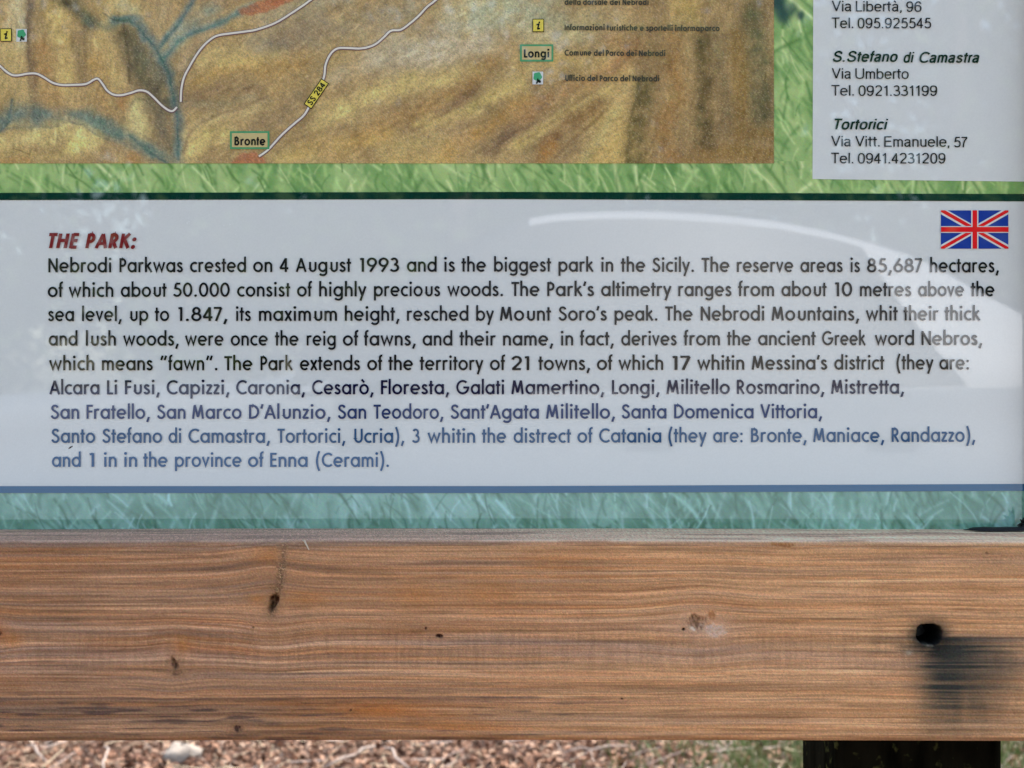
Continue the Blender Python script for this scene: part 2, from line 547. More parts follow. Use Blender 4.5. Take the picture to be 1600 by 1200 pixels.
# --- grass picture the whole poster is printed on
def paint_grass(x0, x1, y0, y1, step, seed, green=1.0):
    r = np.random.default_rng(seed)
    xs = np.arange(x0, x1+step, step)
    xs[-1] = x1
    ys = np.arange(y0, y1+step, step)
    ys[-1] = y1
    X, Y = np.meshgrid(xs, ys)
    n = fbm(X/70, Y/55, seed)
    n2 = fbm(X/22+n*2, Y/30, seed+5)
    C = mix(np.array((98., 136, 88)), np.array((142., 168, 120)), sst(0.3, 0.7, n*0.6+n2*0.4))
    area = (x1-x0)*(y1-y0)
    for i in range(int(area/110)):
        bx, by = r.uniform(x0-20, x1+20), r.uniform(y0-10, y1+40)
        ln = r.uniform(14, 52)
        lean = r.normal(-0.35, 0.45)
        cur = r.normal(0, 0.35)
        w = r.uniform(1.3, 3.6)
        pts = [(bx+ln*(lean*k+cur*k*k), by-ln*k) for k in (0, .33, .66, 1)]
        u = r.random()
        if u < 0.42:
            col = np.array((80, 116, 74)) + r.normal(0, 8)
        elif u < 0.78:
            col = np.array((142, 172, 118)) + r.normal(0, 10)
        else:
            col = np.array((178, 194, 150)) + r.normal(0, 9)
        a = r.uniform(0.25, 0.7)
        px0, px1 = min(p[0] for p in pts)-8, max(p[0] for p in pts)+8
        py0, py1 = by-ln-8, by+8
        i0, i1 = np.searchsorted(xs, (px0, px1))
        j0, j1 = np.searchsorted(ys, (py0, py1))
        if i1 <= i0 or j1 <= j0:
            continue
        d = dist_poly(X[j0:j1, i0:i1], Y[j0:j1, i0:i1], pts)
        k = a*np.exp(-(d/w)**2)
        C[j0:j1, i0:i1] = mix(C[j0:j1, i0:i1], col, k)
    return X, Y, C

W_np = np.array
V, F, CC = [], [], []
off = 0
for (x0, x1, y0, y1, st, sd) in ((-20, 1606, 252, 303, 1.5, 11), (-20, 1606, 766, 832, 1.5, 12), (1204, 1276, -20, 252, 1.5, 13),
                                 (-330, -20, 252, 303, 5, 14), (-330, -20, 766, 832, 5, 15), (1204, 1606, -640, -20, 7, 16)):
    X, Y, C = paint_grass(x0, x1, y0, y1, st, sd)
    if sd == 13:      # the dark flower of the picture beside the map corner
        for (fx, fy, fr, fa) in ((1216, 6, 13, .85), (1224, 24, 11, .9), (1238, 14, 9, .6), (1251, 24, 6, .8), (1212, -10, 16, .8)):
            k = fa*np.exp(-(((X-fx)/fr)**2+((Y-fy)/(fr*1.3))**2)**1.5)
            C = mix(C, np.array((44., 66, 72)), k)
    if sd in (12, 15):          # the lowest strip has faded towards blue as well
        C = (C*0.72+C.mean(-1, keepdims=True)*0.28)*W_np((0.85, 1.0, 1.23))*0.95
    else:
        C = C*W_np((0.98, 0.965, 0.94))
    C = np.clip(C+rng.normal(0, 3.0, C.shape), 0, 255)
    P = np.stack([(X-800)*S, np.zeros_like(X)-0.0002, ZC-(Y-600)*S], -1)
    V.append(P.reshape(-1, 3)); CC.append(alb(C).reshape(-1, 3))
    F.append(grid_faces(*X.shape)+off); off += X.size
grass_print = mesh_np('grass_picture', np.concatenate(V), np.concatenate(F), m_print, board, np.concatenate(CC))
bb = MB()
bb.box((XL-800)*S-.03, (XR-800)*S+.03, 0.0012, 0.016, ZC-(YB+20-600)*S, ZC-(YT-20-600)*S)
bb.build('backing_panel', m_ply, board)

# --- painted map
mapx = np.concatenate([np.arange(XL, -20, 6.0), np.arange(-20, 1209, 1.35), [1209]])
mapy = np.concatenate([np.arange(YT, -20, 7.0), np.arange(-20, 254.5, 1.35), [255.5]])
X, Y = np.meshgrid(mapx, mapy)
wx = X+14*(fbm(X/45, Y/45, 21)-0.5)
wy = Y+14*(fbm(X/45, Y/45, 25)-0.5)
C = mix(np.array((128., 108, 84)), np.array((158., 132, 96)), fbm(X/60, Y/60, 31))
C = mix(C, np.array((166., 138, 92)), sst(.45, .75, fbm(X/110, Y/160, 33)))
C = mix(C, np.array((96., 96, 90)), sst(.6, .8, fbm(X/90, Y/170, 37))*0.8*(Y < -10))
W_ = np.array
BR = [  # pts, sigma, colour, strength    (coloured pencil masses, darker valleys, water, painted sky haze)
 ([(38, -10), (34, 20), (30, 60)], 16, (172, 164, 142), .8),
 ([(8, 60), (20, 110), (30, 150)], 17, (168, 146, 104), .8),
 ([(48, -5), (50, 60), (52, 110), (56, 175)], 7, (98, 82, 74), .75),
 ([(66, 75), (68, 110)], 13, (158, 104, 70), .7),
 ([(84, 0), (95, 50), (104, 90), (104, 130)], 15, (172, 146, 98), .85),
 ([(118, 60), (126, 110), (128, 135)], 8, (116, 98, 80), .6),
 ([(92, -5), (118, 14), (140, 32)], 12, (62, 62, 56), .9),
 ([(140, 34), (165, 42), (186, 34)], 9, (82, 100, 98), .8),
 ([(160, 58), (172, 80), (185, 130)], 15, (172, 146, 104), .9),
 ([(150, 100), (160, 118)], 13, (164, 118, 76), .6),
 ([(202, 60), (212, 95), (232, 130), (258, 165)], 18, (74, 72, 66), .85),
 ([(226, 80), (244, 100), (258, 120)], 14, (78, 84, 84), .7),
 ([(75, 140), (85, 165)], 18, (150, 112, 80), .8),
 ([(28, 140), (36, 165)], 12, (162, 138, 104), .7),
 ([(158, 150), (170, 178)], 14, (160, 124, 88), .85),
 ([(202, 152), (192, 166)], 7, (166, 98, 66), .7),
 ([(-10, 196), (15, 186), (50, 184), (90, 184), (135, 186), (165, 196)], 12, (84, 106, 112), .9),
 ([(15, 176), (60, 176), (62, 190)], 12, (80, 104, 116), .6),
 ([(140, 188), (170, 206), (196, 216), (215, 226), (245, 242), (270, 252)], 13, (76, 104, 112), .9),
 ([(0, 204), (16, 188), (18, 160)], 4, (56, 84, 104), .6),
 ([(205, 212), (222, 226), (240, 246)], 4, (54, 86, 104), .7),
 ([(5, 226), (40, 212), (70, 214), (105, 206), (135, 212), (150, 222)], 14, (180, 164, 116), .95),
 ([(0, 242), (60, 246), (125, 240)], 9, (158, 138, 96), .7),
 ([(110, 230), (128, 226)], 9, (184, 168, 110), .8),
 ([(165, 240), (205, 246)], 12, (148, 122, 94), .8),
 ([(0, 254), (45, 254)], 6, (166, 112, 74), .7),
 ([(212, 246), (206, 254)], 9, (168, 108, 72), .7),
 ([(216, 160), (212, 185), (218, 205)], 14, (168, 156, 116), .95),
 ([(243, 170), (252, 200), (262, 225)], 13, (104, 96, 86), .85),
 ([(190, 8), (205, 18)], 14, (152, 148, 124), .85),
 ([(255, 10), (244, 34)], 12, (138, 122, 100), .85),
 ([(268, 66), (296, 40), (330, 14)], 17, (122, 128, 122), .85),
 ([(320, -8), (370, 2)], 11, (140, 114, 92), .8),
 ([(180, 30), (200, 32), (216, 40), (235, 60), (244, 78), (258, 96), (268, 118), (274, 150), (280, 190), (276, 240)], 7, (66, 96, 118), .9),
 ([(250, 72), (272, 44), (298, 6), (304, -10)], 5, (62, 96, 126), .85),
 ([(256, 92), (278, 66), (306, 50), (334, 42), (372, 24), (398, 8)], 6, (80, 114, 132), .85),
 ([(196, 28), (218, 32), (226, 60)], 5, (58, 92, 128), .7),
 ([(280, 160), (280, 215)], 8, (84, 92, 96), .8),
 ([(284, 105), (300, 78), (330, 54)], 6, (150, 130, 116), .7),
 ([(312, 98), (345, 84), (400, 78)], 16, (170, 150, 108), .85),
 ([(310, 128), (350, 110), (400, 104)], 13, (164, 126, 82), .8),
 ([(345, 100), (400, 96), (440, 82)], 8, (178, 158, 108), .6),
 ([(300, 160), (350, 140), (410, 132)], 13, (128, 104, 84), .75),
 ([(410, 118), (440, 106), (470, 96)], 12, (162, 120, 78), .7),
 ([(290, 215), (318, 190), (370, 176), (420, 160)], 9, (160, 142, 108), .8),
 ([(296, 240), (320, 214), (350, 204)], 14, (178, 158, 108), .9),
 ([(296, 165), (340, 164), (400, 150)], 7, (130, 122, 104), .6),
 ([(400, 70), (450, 62), (500, 36)], 16, (124, 114, 106), .75),
 ([(420, 30), (470, 12), (540, -8)], 18, (142, 134, 120), .8),
 ([(500, 60), (560, 40), (640, 12)], 18, (140, 130, 114), .8),
 ([(440, 50), (510, 50), (540, 50)], 10, (132, 112, 92), .6),
 ([(400, 195), (440, 180), (470, 150)], 12, (126, 108, 88), .75),
 ([(430, 140), (460, 128)], 10, (150, 122, 88), .7),
 ([(520, 118), (570, 96), (640, 76)], 16, (156, 140, 118), .8),
 ([(600, 88), (680, 66), (750, 24)], 30, (158, 152, 144), .7),
 ([(740, 10), (800, 20), (850, 20)], 30, (156, 172, 162), .75),  # haze of mirrored sky painted into the map colours
 ([(660, 92), (720, 76), (770, 66)], 16, (168, 158, 146), .7),
 ([(500, 190), (560, 160), (640, 130), (740, 112)], 14, (178, 160, 110), .85),
 ([(560, 216), (640, 180), (720, 140), (770, 100)], 13, (152, 112, 76), .8),
 ([(640, 200), (690, 172), (745, 136)], 6, (116, 92, 74), .75),
 ([(470, 232), (540, 226), (600, 214)], 16, (168, 130, 84), .8),
 ([(440, 250), (480, 238)], 12, (176, 152, 98), .7),
 ([(600, 240), (640, 222), (680, 214)], 10, (156, 138, 98), .7),
 ([(650, 196), (740, 170), (810, 132)], 10, (178, 158, 104), .75),
 ([(700, 236), (760, 200), (820, 160)], 13, (166, 118, 74), .8),
 ([(765, 234), (800, 204)], 11, (112, 92, 76), .85),
 ([(840, 60), (900, 46), (960, 20)], 22, (160, 150, 122), .75),
 ([(960, 10), (1010, 30)], 22, (146, 118, 88), .7),
 ([(820, 104), (900, 90)], 16, (168, 144, 96), .7),
 ([(960, 64), (985, 76)], 12, (158, 108, 74), .6),
 ([(812, 186), (870, 150), (960, 108), (1000, 70)], 13, (156, 108, 78), .85),
 ([(810, 226), (850, 200), (950, 140)], 9, (172, 152, 102), .85),
 ([(850, 228), (880, 200), (930, 166)], 11, (122, 88, 64), .85),
 ([(850, 252), (866, 230)], 10, (168, 104, 62), .75),
 ([(912, 252), (936, 214), (966, 168)], 9, (160, 146, 104), .85),
 ([(990, 254), (996, 200), (1010, 130)], 15, (88, 80, 58), .85),
 ([(1046, 250), (1036, 210), (1052, 150), (1050, 60)], 15, (156, 110, 74), .85),
 ([(1010, 60), (1030, 100)], 16, (134, 108, 80), .6),
 ([(1104, 230), (1096, 170), (1104, 110), (1098, 60)], 13, (86, 76, 58), .85),
 ([(1134, 200), (1130, 120), (1120, 40)], 11, (116, 100, 80), .7),
 ([(1158, 230), (1160, 140), (1154, 60)], 12, (128, 102, 64), .75),
 ([(1192, 180), (1186, 100), (1180, 20)], 16, (82, 84, 68), .85),
 ([(1080, 250), (1130, 240), (1200, 246)], 11, (134, 104, 64), .75),
 ([(1180, 210), (1206, 214)], 9, (120, 96, 60), .6),
]
for pts, sg, col, a in BR:
    x0, x1 = min(p[0] for p in pts)-3*sg, max(p[0] for p in pts)+3*sg
    y0, y1 = min(p[1] for p in pts)-3*sg, max(p[1] for p in pts)+3*sg
    i0, i1 = np.searchsorted(mapx, (x0, x1)); j0, j1 = np.searchsorted(mapy, (y0, y1))
    if i1 <= i0 or j1 <= j0:
        continue
    sl = (slice(j0, j1), slice(i0, i1))
    d = dist_poly(wx[sl], wy[sl], pts)
    tex = 0.72+0.56*(fbm(X[sl]/14, Y[sl]/14, int(sg)+40)-.5)*2
    cc = W_(col, float)
    if cc[2] > cc[0]:
        cc = cc*0.72+W_((112., 108, 98))*0.28
    C[sl] = mix(C[sl], cc, np.clip(a*1.05*tex, 0, 1)*np.exp(-(d/(sg*1.15))**2.3))
FINE = [
 ([(180, 30), (200, 33), (216, 42), (235, 62), (246, 80), (259, 98), (268, 120), (273, 150), (279, 190), (276, 215), (277, 250)], 1.8, (58, 84, 104), .7),
 ([(250, 74), (272, 46), (298, 8), (306, -10)], 1.6, (56, 84, 110), .6), ([(256, 92), (280, 66), (306, 51), (336, 42), (374, 24), (400, 6)], 1.8, (64, 96, 116), .6),
 ([(0, 206), (16, 190), (18, 158)], 1.5, (58, 78, 92), .6), ([(200, 212), (222, 228), (243, 246), (262, 254)], 1.8, (66, 88, 98), .6), ([(165, 20), (176, 30), (190, 34), (206, 30)], 1.5, (60, 66, 66), .6),
 ([(192, 42), (199, 66), (205, 95), (207, 128)], 3, (66, 60, 52), .6), ([(46, 0), (47, 60), (46, 112), (44, 150)], 3, (96, 82, 72), .6), ([(132, 45), (135, 100), (136, 132)], 3, (112, 92, 74), .5),
 ([(284, 240), (290, 218), (306, 198), (332, 182), (368, 170), (420, 152)], 3, (104, 88, 74), .55), ([(279, 150), (284, 120), (296, 96), (320, 68)], 2.5, (104, 98, 90), .5),
 ([(-5, 208), (14, 202), (34, 197), (58, 197), (82, 201), (108, 194), (130, 198), (150, 212)], 2, (96, 98, 92), .6), ([(150, 212), (168, 222), (196, 226), (222, 234)], 2, (100, 100, 92), .5),
 ([(194, 186), (203, 166), (216, 150), (231, 154), (243, 172), (256, 204), (268, 236)], 2.2, (92, 84, 72), .55), ([(148, 186), (152, 165), (164, 150)], 2, (110, 92, 76), .5), ([(20, 234), (48, 244)], 1, (90, 76, 60), .6),
 ([(300, 150), (330, 142), (372, 140)], 2.5, (116, 96, 78), .45), ([(640, 206), (690, 178), (748, 140)], 2.5, (104, 82, 66), .5), ([(560, 224), (640, 190), (700, 150)], 2.5, (128, 98, 70), .4),
 ([(760, 240), (800, 208), (840, 186)], 3, (98, 80, 66), .5), ([(812, 222), (870, 186), (940, 132), (985, 90)], 3, (112, 82, 60), .5), ([(870, 250), (900, 214), (946, 172)], 3, (100, 76, 56), .5), ([(980, 254), (984, 200), (1000, 120)], 3, (78, 72, 54), .5),
]
for pts, sg, col, a in FINE:
    d = dist_poly(wx, wy, pts)
    C = mix(C, W_(col, float), np.clip(0.75*a*(.6+.8*vn(X/12, Y/12, 97)), 0, 1)*np.exp(-(d/sg)**2))
rh = np.random.default_rng(31)
for k_ in range(5200):                   # coloured-pencil hatching
    bx, by = rh.uniform(-15, 1205), rh.uniform(-15, 253)
    ang = (math.radians(82)+rh.normal(0, .18)) if (bx < 280 or bx > 1000) else (math.radians(34)+rh.normal(0, .2))
    ln = rh.uniform(6, 20)
    dx, dy = math.cos(ang)*ln, -math.sin(ang)*ln
    i0, i1 = np.searchsorted(mapx, (min(bx, bx+dx)-4, max(bx, bx+dx)+4)); j0, j1 = np.searchsorted(mapy, (min(by, by+dy)-4, max(by, by+dy)+4))
    if i1 <= i0 or j1 <= j0:
        continue
    sl = (slice(j0, j1), slice(i0, i1))
    d = dist_poly(X[sl], Y[sl], [(bx, by), (bx+dx, by+dy)])
    f = (0.80, 0.88, 1.14, 1.2)[rh.integers(4)]
    C[sl] = C[sl]*(1+(f-1)*0.24*np.exp(-(d/rh.uniform(1.0, 2.4))**2))[..., None]
mean_c = W_((134., 118, 94))
C = mean_c+(C-mean_c)*W_((1.14, 1.15, 1.12))+W_((8., 6, 2))
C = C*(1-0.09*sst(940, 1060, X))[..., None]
rg = C[..., 0]-C[..., 1]
C[..., 0] = C[..., 1]+np.where(rg > 24, 24+(rg-24)*0.45, rg)
br = C[..., 2]-C[..., 0]
C[..., 2] = C[..., 0]+np.where(br > 8, 8+(br-8)*0.55, br)
sh = fbm(X/26+fbm(X/50, Y/50, 94)*2, Y/60, 95)          # small hachured folds of the relief
C = C*(0.99+0.22*(sh-.5))[..., None]*W_((1.0, 1.0, 0.95))
# built-up areas painted in brick red
for (cx, cy, rx, ry, rot) in ((392, 256, 26, 15, 0), (414, 8, 34, 9, -0.32), (438, -2, 22, 8, -.2)):
    c_, s_ = math.cos(rot), math.sin(rot)
    u = ((wx-cx)*c_+(wy-cy)*s_)/rx
    v = (-(wx-cx)*s_+(wy-cy)*c_)/ry
    C = mix(C, W_((156., 92, 66)), 0.75*sst(1.25, .85, np.hypot(u, v)+.5*(fbm(X/9, Y/9, 92)-.5)))
# coloured-pencil grain on rough paper
gr = rng.normal(0, 1, C.shape[:2])
gr2 = vn(X/2.6, Y/2.6, 3)-.5
C = C*(1+0.05*gr+0.11*gr2+0.14*(fbm(X/7, Y/7, 90)-.5))[..., None]
C = C+rng.normal(0, 3.0, C.shape)
C = mix(C, W_((84., 84, 92)), 0.38*(rng.random(C.shape[:2]) > .93))
C = mix(C, W_((190., 178, 150)), 0.30*(rng.random(C.shape[:2]) > .93))
lum = C.mean(-1, keepdims=True)
C = (C*0.86+lum*0.14)*0.99
P = np.stack([(X-800)*S, np.zeros_like(X)-0.0006, ZC-(Y-600)*S], -1)
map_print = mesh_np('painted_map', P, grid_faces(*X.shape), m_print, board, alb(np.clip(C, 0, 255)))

def ribbon(mb, pts, hw, yo, m):
    a, b = stroke_outline(pts, hw, False)
    for i in range(len(a)-1):
        mb.add([px(*a[i], yo), px(*b[i], yo), px(*b[i+1], yo), px(*a[i+1], yo)], [(0, 1, 2, 3)], m)
def rect(mb, x0, x1, y0, y1, yo, m, skew=0):
    mb.add([px(x0, y0, yo), px(x0, y1, yo), px(x1, y1+skew, yo), px(x1, y0+skew, yo)], [(0, 1, 2, 3)], m)

ROADS = [
 [(-90, 70), (-40, 84), (-12, 94), (0, 103), (10, 112), (20, 118), (30, 118.5), (44, 116), (58, 116), (70, 122), (83, 130), (97, 133.5), (115, 133.5), (135, 132), (147, 125.5), (154, 124), (161, 132), (168, 142), (178, 148.5), (190, 149.5), (205, 146), (218, 142), (230, 144), (241, 153), (253, 165), (264, 173), (271, 174), (277, 168)],
 [(283, 160), (284, 140), (288, 122), (296, 106), (306, 89), (317, 74), (330, 62), (342, 56), (362, 53), (385, 50), (402, 47), (430, 37), (455, 22), (476, 8), (492, -3), (540, -30), (600, -90)],
 [(405, 245), (420, 234), (440, 212), (460, 194), (475, 181), (484, 166), (505, 126), (509, 102), (517, 85), (528, 76.5), (545, 76), (565, 76.5), (585, 71), (600, 59), (611, 49), (626, 47.5), (640, 38), (655, 25), (668, 11), (684, -2), (730, -50)]]
for r in ROADS:
    mb = MB()
    c = catmull(r, 5)
    ribbon(mb, c, 2.7, -0.00095, 1)
    ribbon(mb, [(a, b-0.3) for a, b in c], 1.55, -0.0011, 0)
    mb.build('map_road', [m_road, m_road_e], map_print)

# road number plate
mb = MB()
def rrect(mb, cx, cy, w, h, ang, yo, m):
    c_, s_ = math.cos(ang), math.sin(ang)
    mb.add([px(cx+a*c_-b*s_, cy+a*s_+b*c_, yo) for a, b in ((-w/2, -h/2), (-w/2, h/2), (w/2, h/2), (w/2, -h/2))], [(0, 1, 2, 3)], m)
rrect(mb, 494.8, 147.2, 48.5, 14.4, math.radians(-55.5), -0.00125, 1)
rrect(mb, 494.8, 147.2, 46.0, 11.8, math.radians(-55.5), -0.0014, 0)
text_mesh('x', [('SS', 475, 488.5, 151.6), ('284', 493, 514, 151.6)], 9.0, None, None, sw=19, yo=-0.00155, mb=mb, m=1, rot=(494.8, 147.2, math.radians(-55.5)))
mb.build('road_number_plate', [m_yellow, m_ink], map_print)

def town(name, x0, x1, y0, y1, word, tx0, tx1, by, cap):
    mb = MB()
    rect(mb, x0, x1, y0, y1, -0.00125, 1)
    rect(mb, x0+3, x1-3, y0+3, y1-3, -0.0014, 0)
    text_mesh('x', [(word, tx0, tx1, by)], cap, None, None, sw=21, yo=-0.00155, mb=mb, m=2)
    mb.build(name, [m_townfill, m_frame_g, m_ink], map_print)
town('town_label', 360, 421.5, 205.5, 233.5, 'Bronte', 367, 415.5, 227.5, 13.0)
town('town_label', 812.5, 864.5, 70, 97, 'Longi', 818.5, 858.5, 90.5, 12.5)
def info(x0, y0):
    mb = MB()
    rect(mb, x0, x0+18, y0, y0+20.5, -0.00125, 1)
    rect(mb, x0+1.1, x0+16.9, y0+1.1, y0+19.4, -0.0014, 0)
    ribbon(mb, catmull([(x0+6.2, y0+9.6), (x0+8.6, y0+8.6), (x0+10, y0+8.6), (x0+8.4, y0+14), (x0+8.6, y0+15.8), (x0+11.6, y0+14.6)], 4), 1.15, -0.00155, 1)
    mb.add([px(x0+10.7+1.4*math.cos(k), y0+5.6+1.4*math.sin(k), -0.00155) for k in np.linspace(0, -6.28, 10)[:-1]], [tuple(range(9))], 1)
    mb.build('information_symbol', [m_yellow, m_ink], map_print)
info(1.5, 45.2); info(832, 30.3)
def emblem(x0, y0):
    mb = MB()
    rect(mb, x0, x0+16.5, y0, y0+20, -0.00125, 0)
    pts = []
    for k in range(22):
        a = -2*math.pi*k/22
        r = 6.6*(1+0.10*math.sin(5*a+1))
        pts.append(px(x0+8+r*math.cos(a), y0+8+r*1.05*math.sin(a), -0.0014))
    mb.add(pts, [tuple(range(22))], 1)
    ribbon(mb, [(x0+8.6, y0+11), (x0+8, y0+14.5), (x0+6.4, y0+19)], 1.1, -0.00155, 2)
    ribbon(mb, [(x0+8.4, y0+14), (x0+11, y0+14.6), (x0+11.6, y0+17.8)], 1.15, -0.00157, 2)
    ribbon(mb, [(x0+8, y0+13), (x0+10.2, y0+16.4), (x0+13.2, y0+15.2)], 0.8, -0.00159, 2)
    mb.build('tree_emblem', [m_paper, m_tree_g, m_ink], map_print)
emblem(26.5, 46); emblem(832, 112.5)

def fitline(line, x0, x1, by0, by1, sw, gap=40, face=''):
    """whole line fitted between x0 and x1"""
    ws = line.split(' ')
    wd = [word_geom(w, sw, 0, 0, '\x01' if face else '')[1] for w in ws]
    tot = sum(wd)+gap*(len(ws)-1)
    k = (x1-x0)/tot
    res, x = [], x0
    for w, d in zip(ws, wd):
        f = (x-x0)/(x1-x0)
        res.append((w, x, x+d*k, by0+(by1-by0)*f))
        x += (d+gap)*k
    return res
for line, x0, x1, b0, b1 in (('della dorsale dei Nebrodi', 882, 1013.5, 8.2, 8.6), ('Informazioni turistiche e sportelli informaparco', 882, 1124, 48, 49.6),
                             ('Comune del Parco dei Nebrodi', 882, 1039.5, 87.4, 88.6), ('Ufficio del Parco del Nebrodi', 882, 1030, 127, 128)):
    text_mesh('legend_text', fitline(line, x0, x1, b0, b1, 21), 8.8, m_ink_grey, map_print, sw=21, yo=-0.0012)

# --- white text panel with its two border lines
tp = MB()
ys_top = [(-330, 303), (0, 302), (800, 300.5), (1606, 304)]
ys_bot = [(-330, 769), (0, 770), (800, 770), (1606, 766.5)]
for (a, b) in zip(range(3), range(1, 4)):
    tp.add([px(ys_top[a][0], ys_top[a][1], -0.0005), px(ys_bot[a][0], ys_bot[a][1], -0.0005), px(ys_bot[b][0], ys_bot[b][1], -0.0005), px(ys_top[b][0], ys_top[b][1], -0.0005)], [(0, 1, 2, 3)])
panel = tp.build('text_panel', m_paper, board)
mb = MB(); ribbon(mb, [(x, y+5.3) for x, y in ys_top], 5.6, -0.0008, 0); mb.build('border_line', m_line, panel)
mb = MB(); ribbon(mb, [(x, y-5.2) for x, y in ys_bot], 5.4, -0.0008, 0); mb.build('border_line', laminate(mat('faded_line_ink', alb((52, 84, 116), 0.03), 0.7, 0.1)), panel)

TXT = [
 (426.0, 424.6, 426.0, 'Nebrodi 76.5 175 Parkwas 187.5 286.5 crested 297.5 385 on 396 426 4 437 451 August 462.5 549 1993 562.5 624 and 636 682.5 is 694 711 the 721 759.5 biggest 772 861 park 872.5 927.5 in 939 958 the 970 1008 Sicily. 1019 1084 The 1096 1139.5 reserve 1151 1239 areas 1250 1316 is 1328 1343 85,687 1354 1440.5 hectares, 1452.5 1560'),
 (464.5, 462.8, 463.2, 'of 75.5 99.5 which 108 178 about 189.5 261 50.000 271 359.5 consist 371 454 of 464.5 488 highly 499 573 precious 584.5 688 woods. 699 786 The 799 843 Park’s 855 928 altimetry 939 1049 ranges 1059.5 1142.5 from 1153 1209 about 1220.5 1291 10 1304 1331 metres 1343 1423 above 1434 1505.5 the 1516 1553'),
 (502.0, 501.2, 500.8, 'sea 76 116.5 level, 129 191 up 202.5 232.5 to 242.5 265 1.847, 279 356 its 369 392.5 maximum 405 527 height, 539 624.5 resched 636 732 by 744 772 Mount 781 861 Soro’s 872.5 948 peak. 960 1027 The 1039 1082 Nebrodi 1094.5 1194 Mountains, 1205 1342 whit 1352 1402 their 1411 1466 thick 1475.5 1531'),
 (540.2, 540, 539.2, 'and 77 122 lush 135 182 woods, 193 280 were 289.5 350 once 361 419 the 430 467 reig 479.5 525 of 536 560.5 fawns, 569 650 and 660.5 707 their 718 775 name, 786 864.5 in 876 895.5 fact, 906 959 derives 970.5 1057 from 1068 1124.5 the 1135.5 1173 ancient 1184 1274 Greek 1284 1352 word 1366 1427.5 Nebros, 1439 1534'),
 (578.8, 578.3, 577.2, 'which 77.5 148 means 160 239.5 “fawn”. 251 340.5 The 351 395 Park 407.5 458 extends 469 563 of 574 598 the 607 645.5 territory 656 755.5 of 765.5 789.5 21 799 827 towns, 841 922 of 932.5 957 which 966 1036 17 1050 1079 whitin 1089 1162.5 Messina’s 1174 1292 district 1303 1381 (they 1400 1458 are: 1467 1513'),
 (616.3, 616, 615, 'Alcara 78 156 Li 168 184 Fusi, 196 250.5 Capizzi, 261 359 Caronia, 369.5 477 Cesarò, 488 584 Floresta, 595.5 702 Galati 713 788 Mamertino, 799 944 Longi, 956 1030.5 Militello 1041 1140 Rosmarino, 1151 1287.5 Mistretta, 1298 1412'),
 (654.5, 654.2, 653, 'San 80 124.5 Fratello, 136 235 San 246 290.5 Marco 300.5 378 D’Alunzio, 389.5 517 San 528 572.5 Teodoro, 584 693 Sant’Agata 704 842 Militello, 853 961 Santa 971 1041 Domenica 1053 1177 Vittoria, 1187.5 1284'),
 (691.9, 691.8, 690, 'Santo 81 149.5 Stefano 160.5 254 di 264 284 Camastra, 295 422.5 Tortorici, 434 540 Ucria), 552 632 3 644 656 whitin 668 742.5 the 753 791 distrect 802.5 892 of 902 926 Catania 936 1033 (they 1044 1104 are: 1114 1160 Bronte, 1173 1260 Maniace, 1270 1381 Randazzo), 1392.5 1523'),
 (729.3, 729.5, 729, 'and 82 127 1 140.5 148 in 163 183 in 194.5 215 the 224.5 262.5 province 274 378 of 388 412.5 Enna 422.5 481 (Cerami). 494 608'),
]
FADE = [None, None, None, None, (20, 25, 38), (32, 45, 68), (43, 61, 90), (52, 74, 104), (54, 78, 112)]     # the lower lines have faded towards blue
for li_, (b0, b1, b2, sline) in enumerate(TXT):
    ink_ = m_ink if FADE[li_] is None else laminate(mat('faded_ink', alb(FADE[li_], 0.035), 0.7, 0.1))
    tk = sline.split(' ')
    ws = []
    for i in range(0, len(tk), 3):
        x0, x1 = float(tk[i+1]), float(tk[i+2])
        xm = (x0+x1)/2
        by = b0+(b1-b0)*min(xm, 800)/800 if xm < 800 else b1+(b2-b1)*(xm-800)/800
        ws.append((tk[i], x0, x1, by))
    text_mesh('text_line', ws, 22.0, ink_, panel, sw=14.6)
text_mesh('heading', [('THE', 73.5, 124, 388), ('PARK:', 134, 215, 388)], 22.8, m_ink_brown, panel, sw=22, shear=0.19)

m_scuff = laminate(mat('pale_scuff', (0.86, 0.86, 0.86), .6))
rq = np.random.default_rng(77)
for (cx, cy, n_) in ((290, 345, 4), (355, 352, 3), (250, 335, 2), (365, 320, 2), (40, 740, 2), (700, 372, 2), (1240, 470, 1), (560, 600, 1)):
    for k in range(n_):
        sc = MB()
        a, b, rr = cx+rq.normal(0, 12), cy+rq.normal(0, 6), rq.uniform(0.5, 1.5)
        sc.add([px(a+rr*rq.uniform(.6, 1.5)*math.cos(-t_), b+rr*rq.uniform(.5, 1.1)*math.sin(-t_), -0.00135) for t_ in np.linspace(0, 6.28, 8)[:-1]], [tuple(range(7))])
        sc.build('scuff_mark', m_scuff, panel)
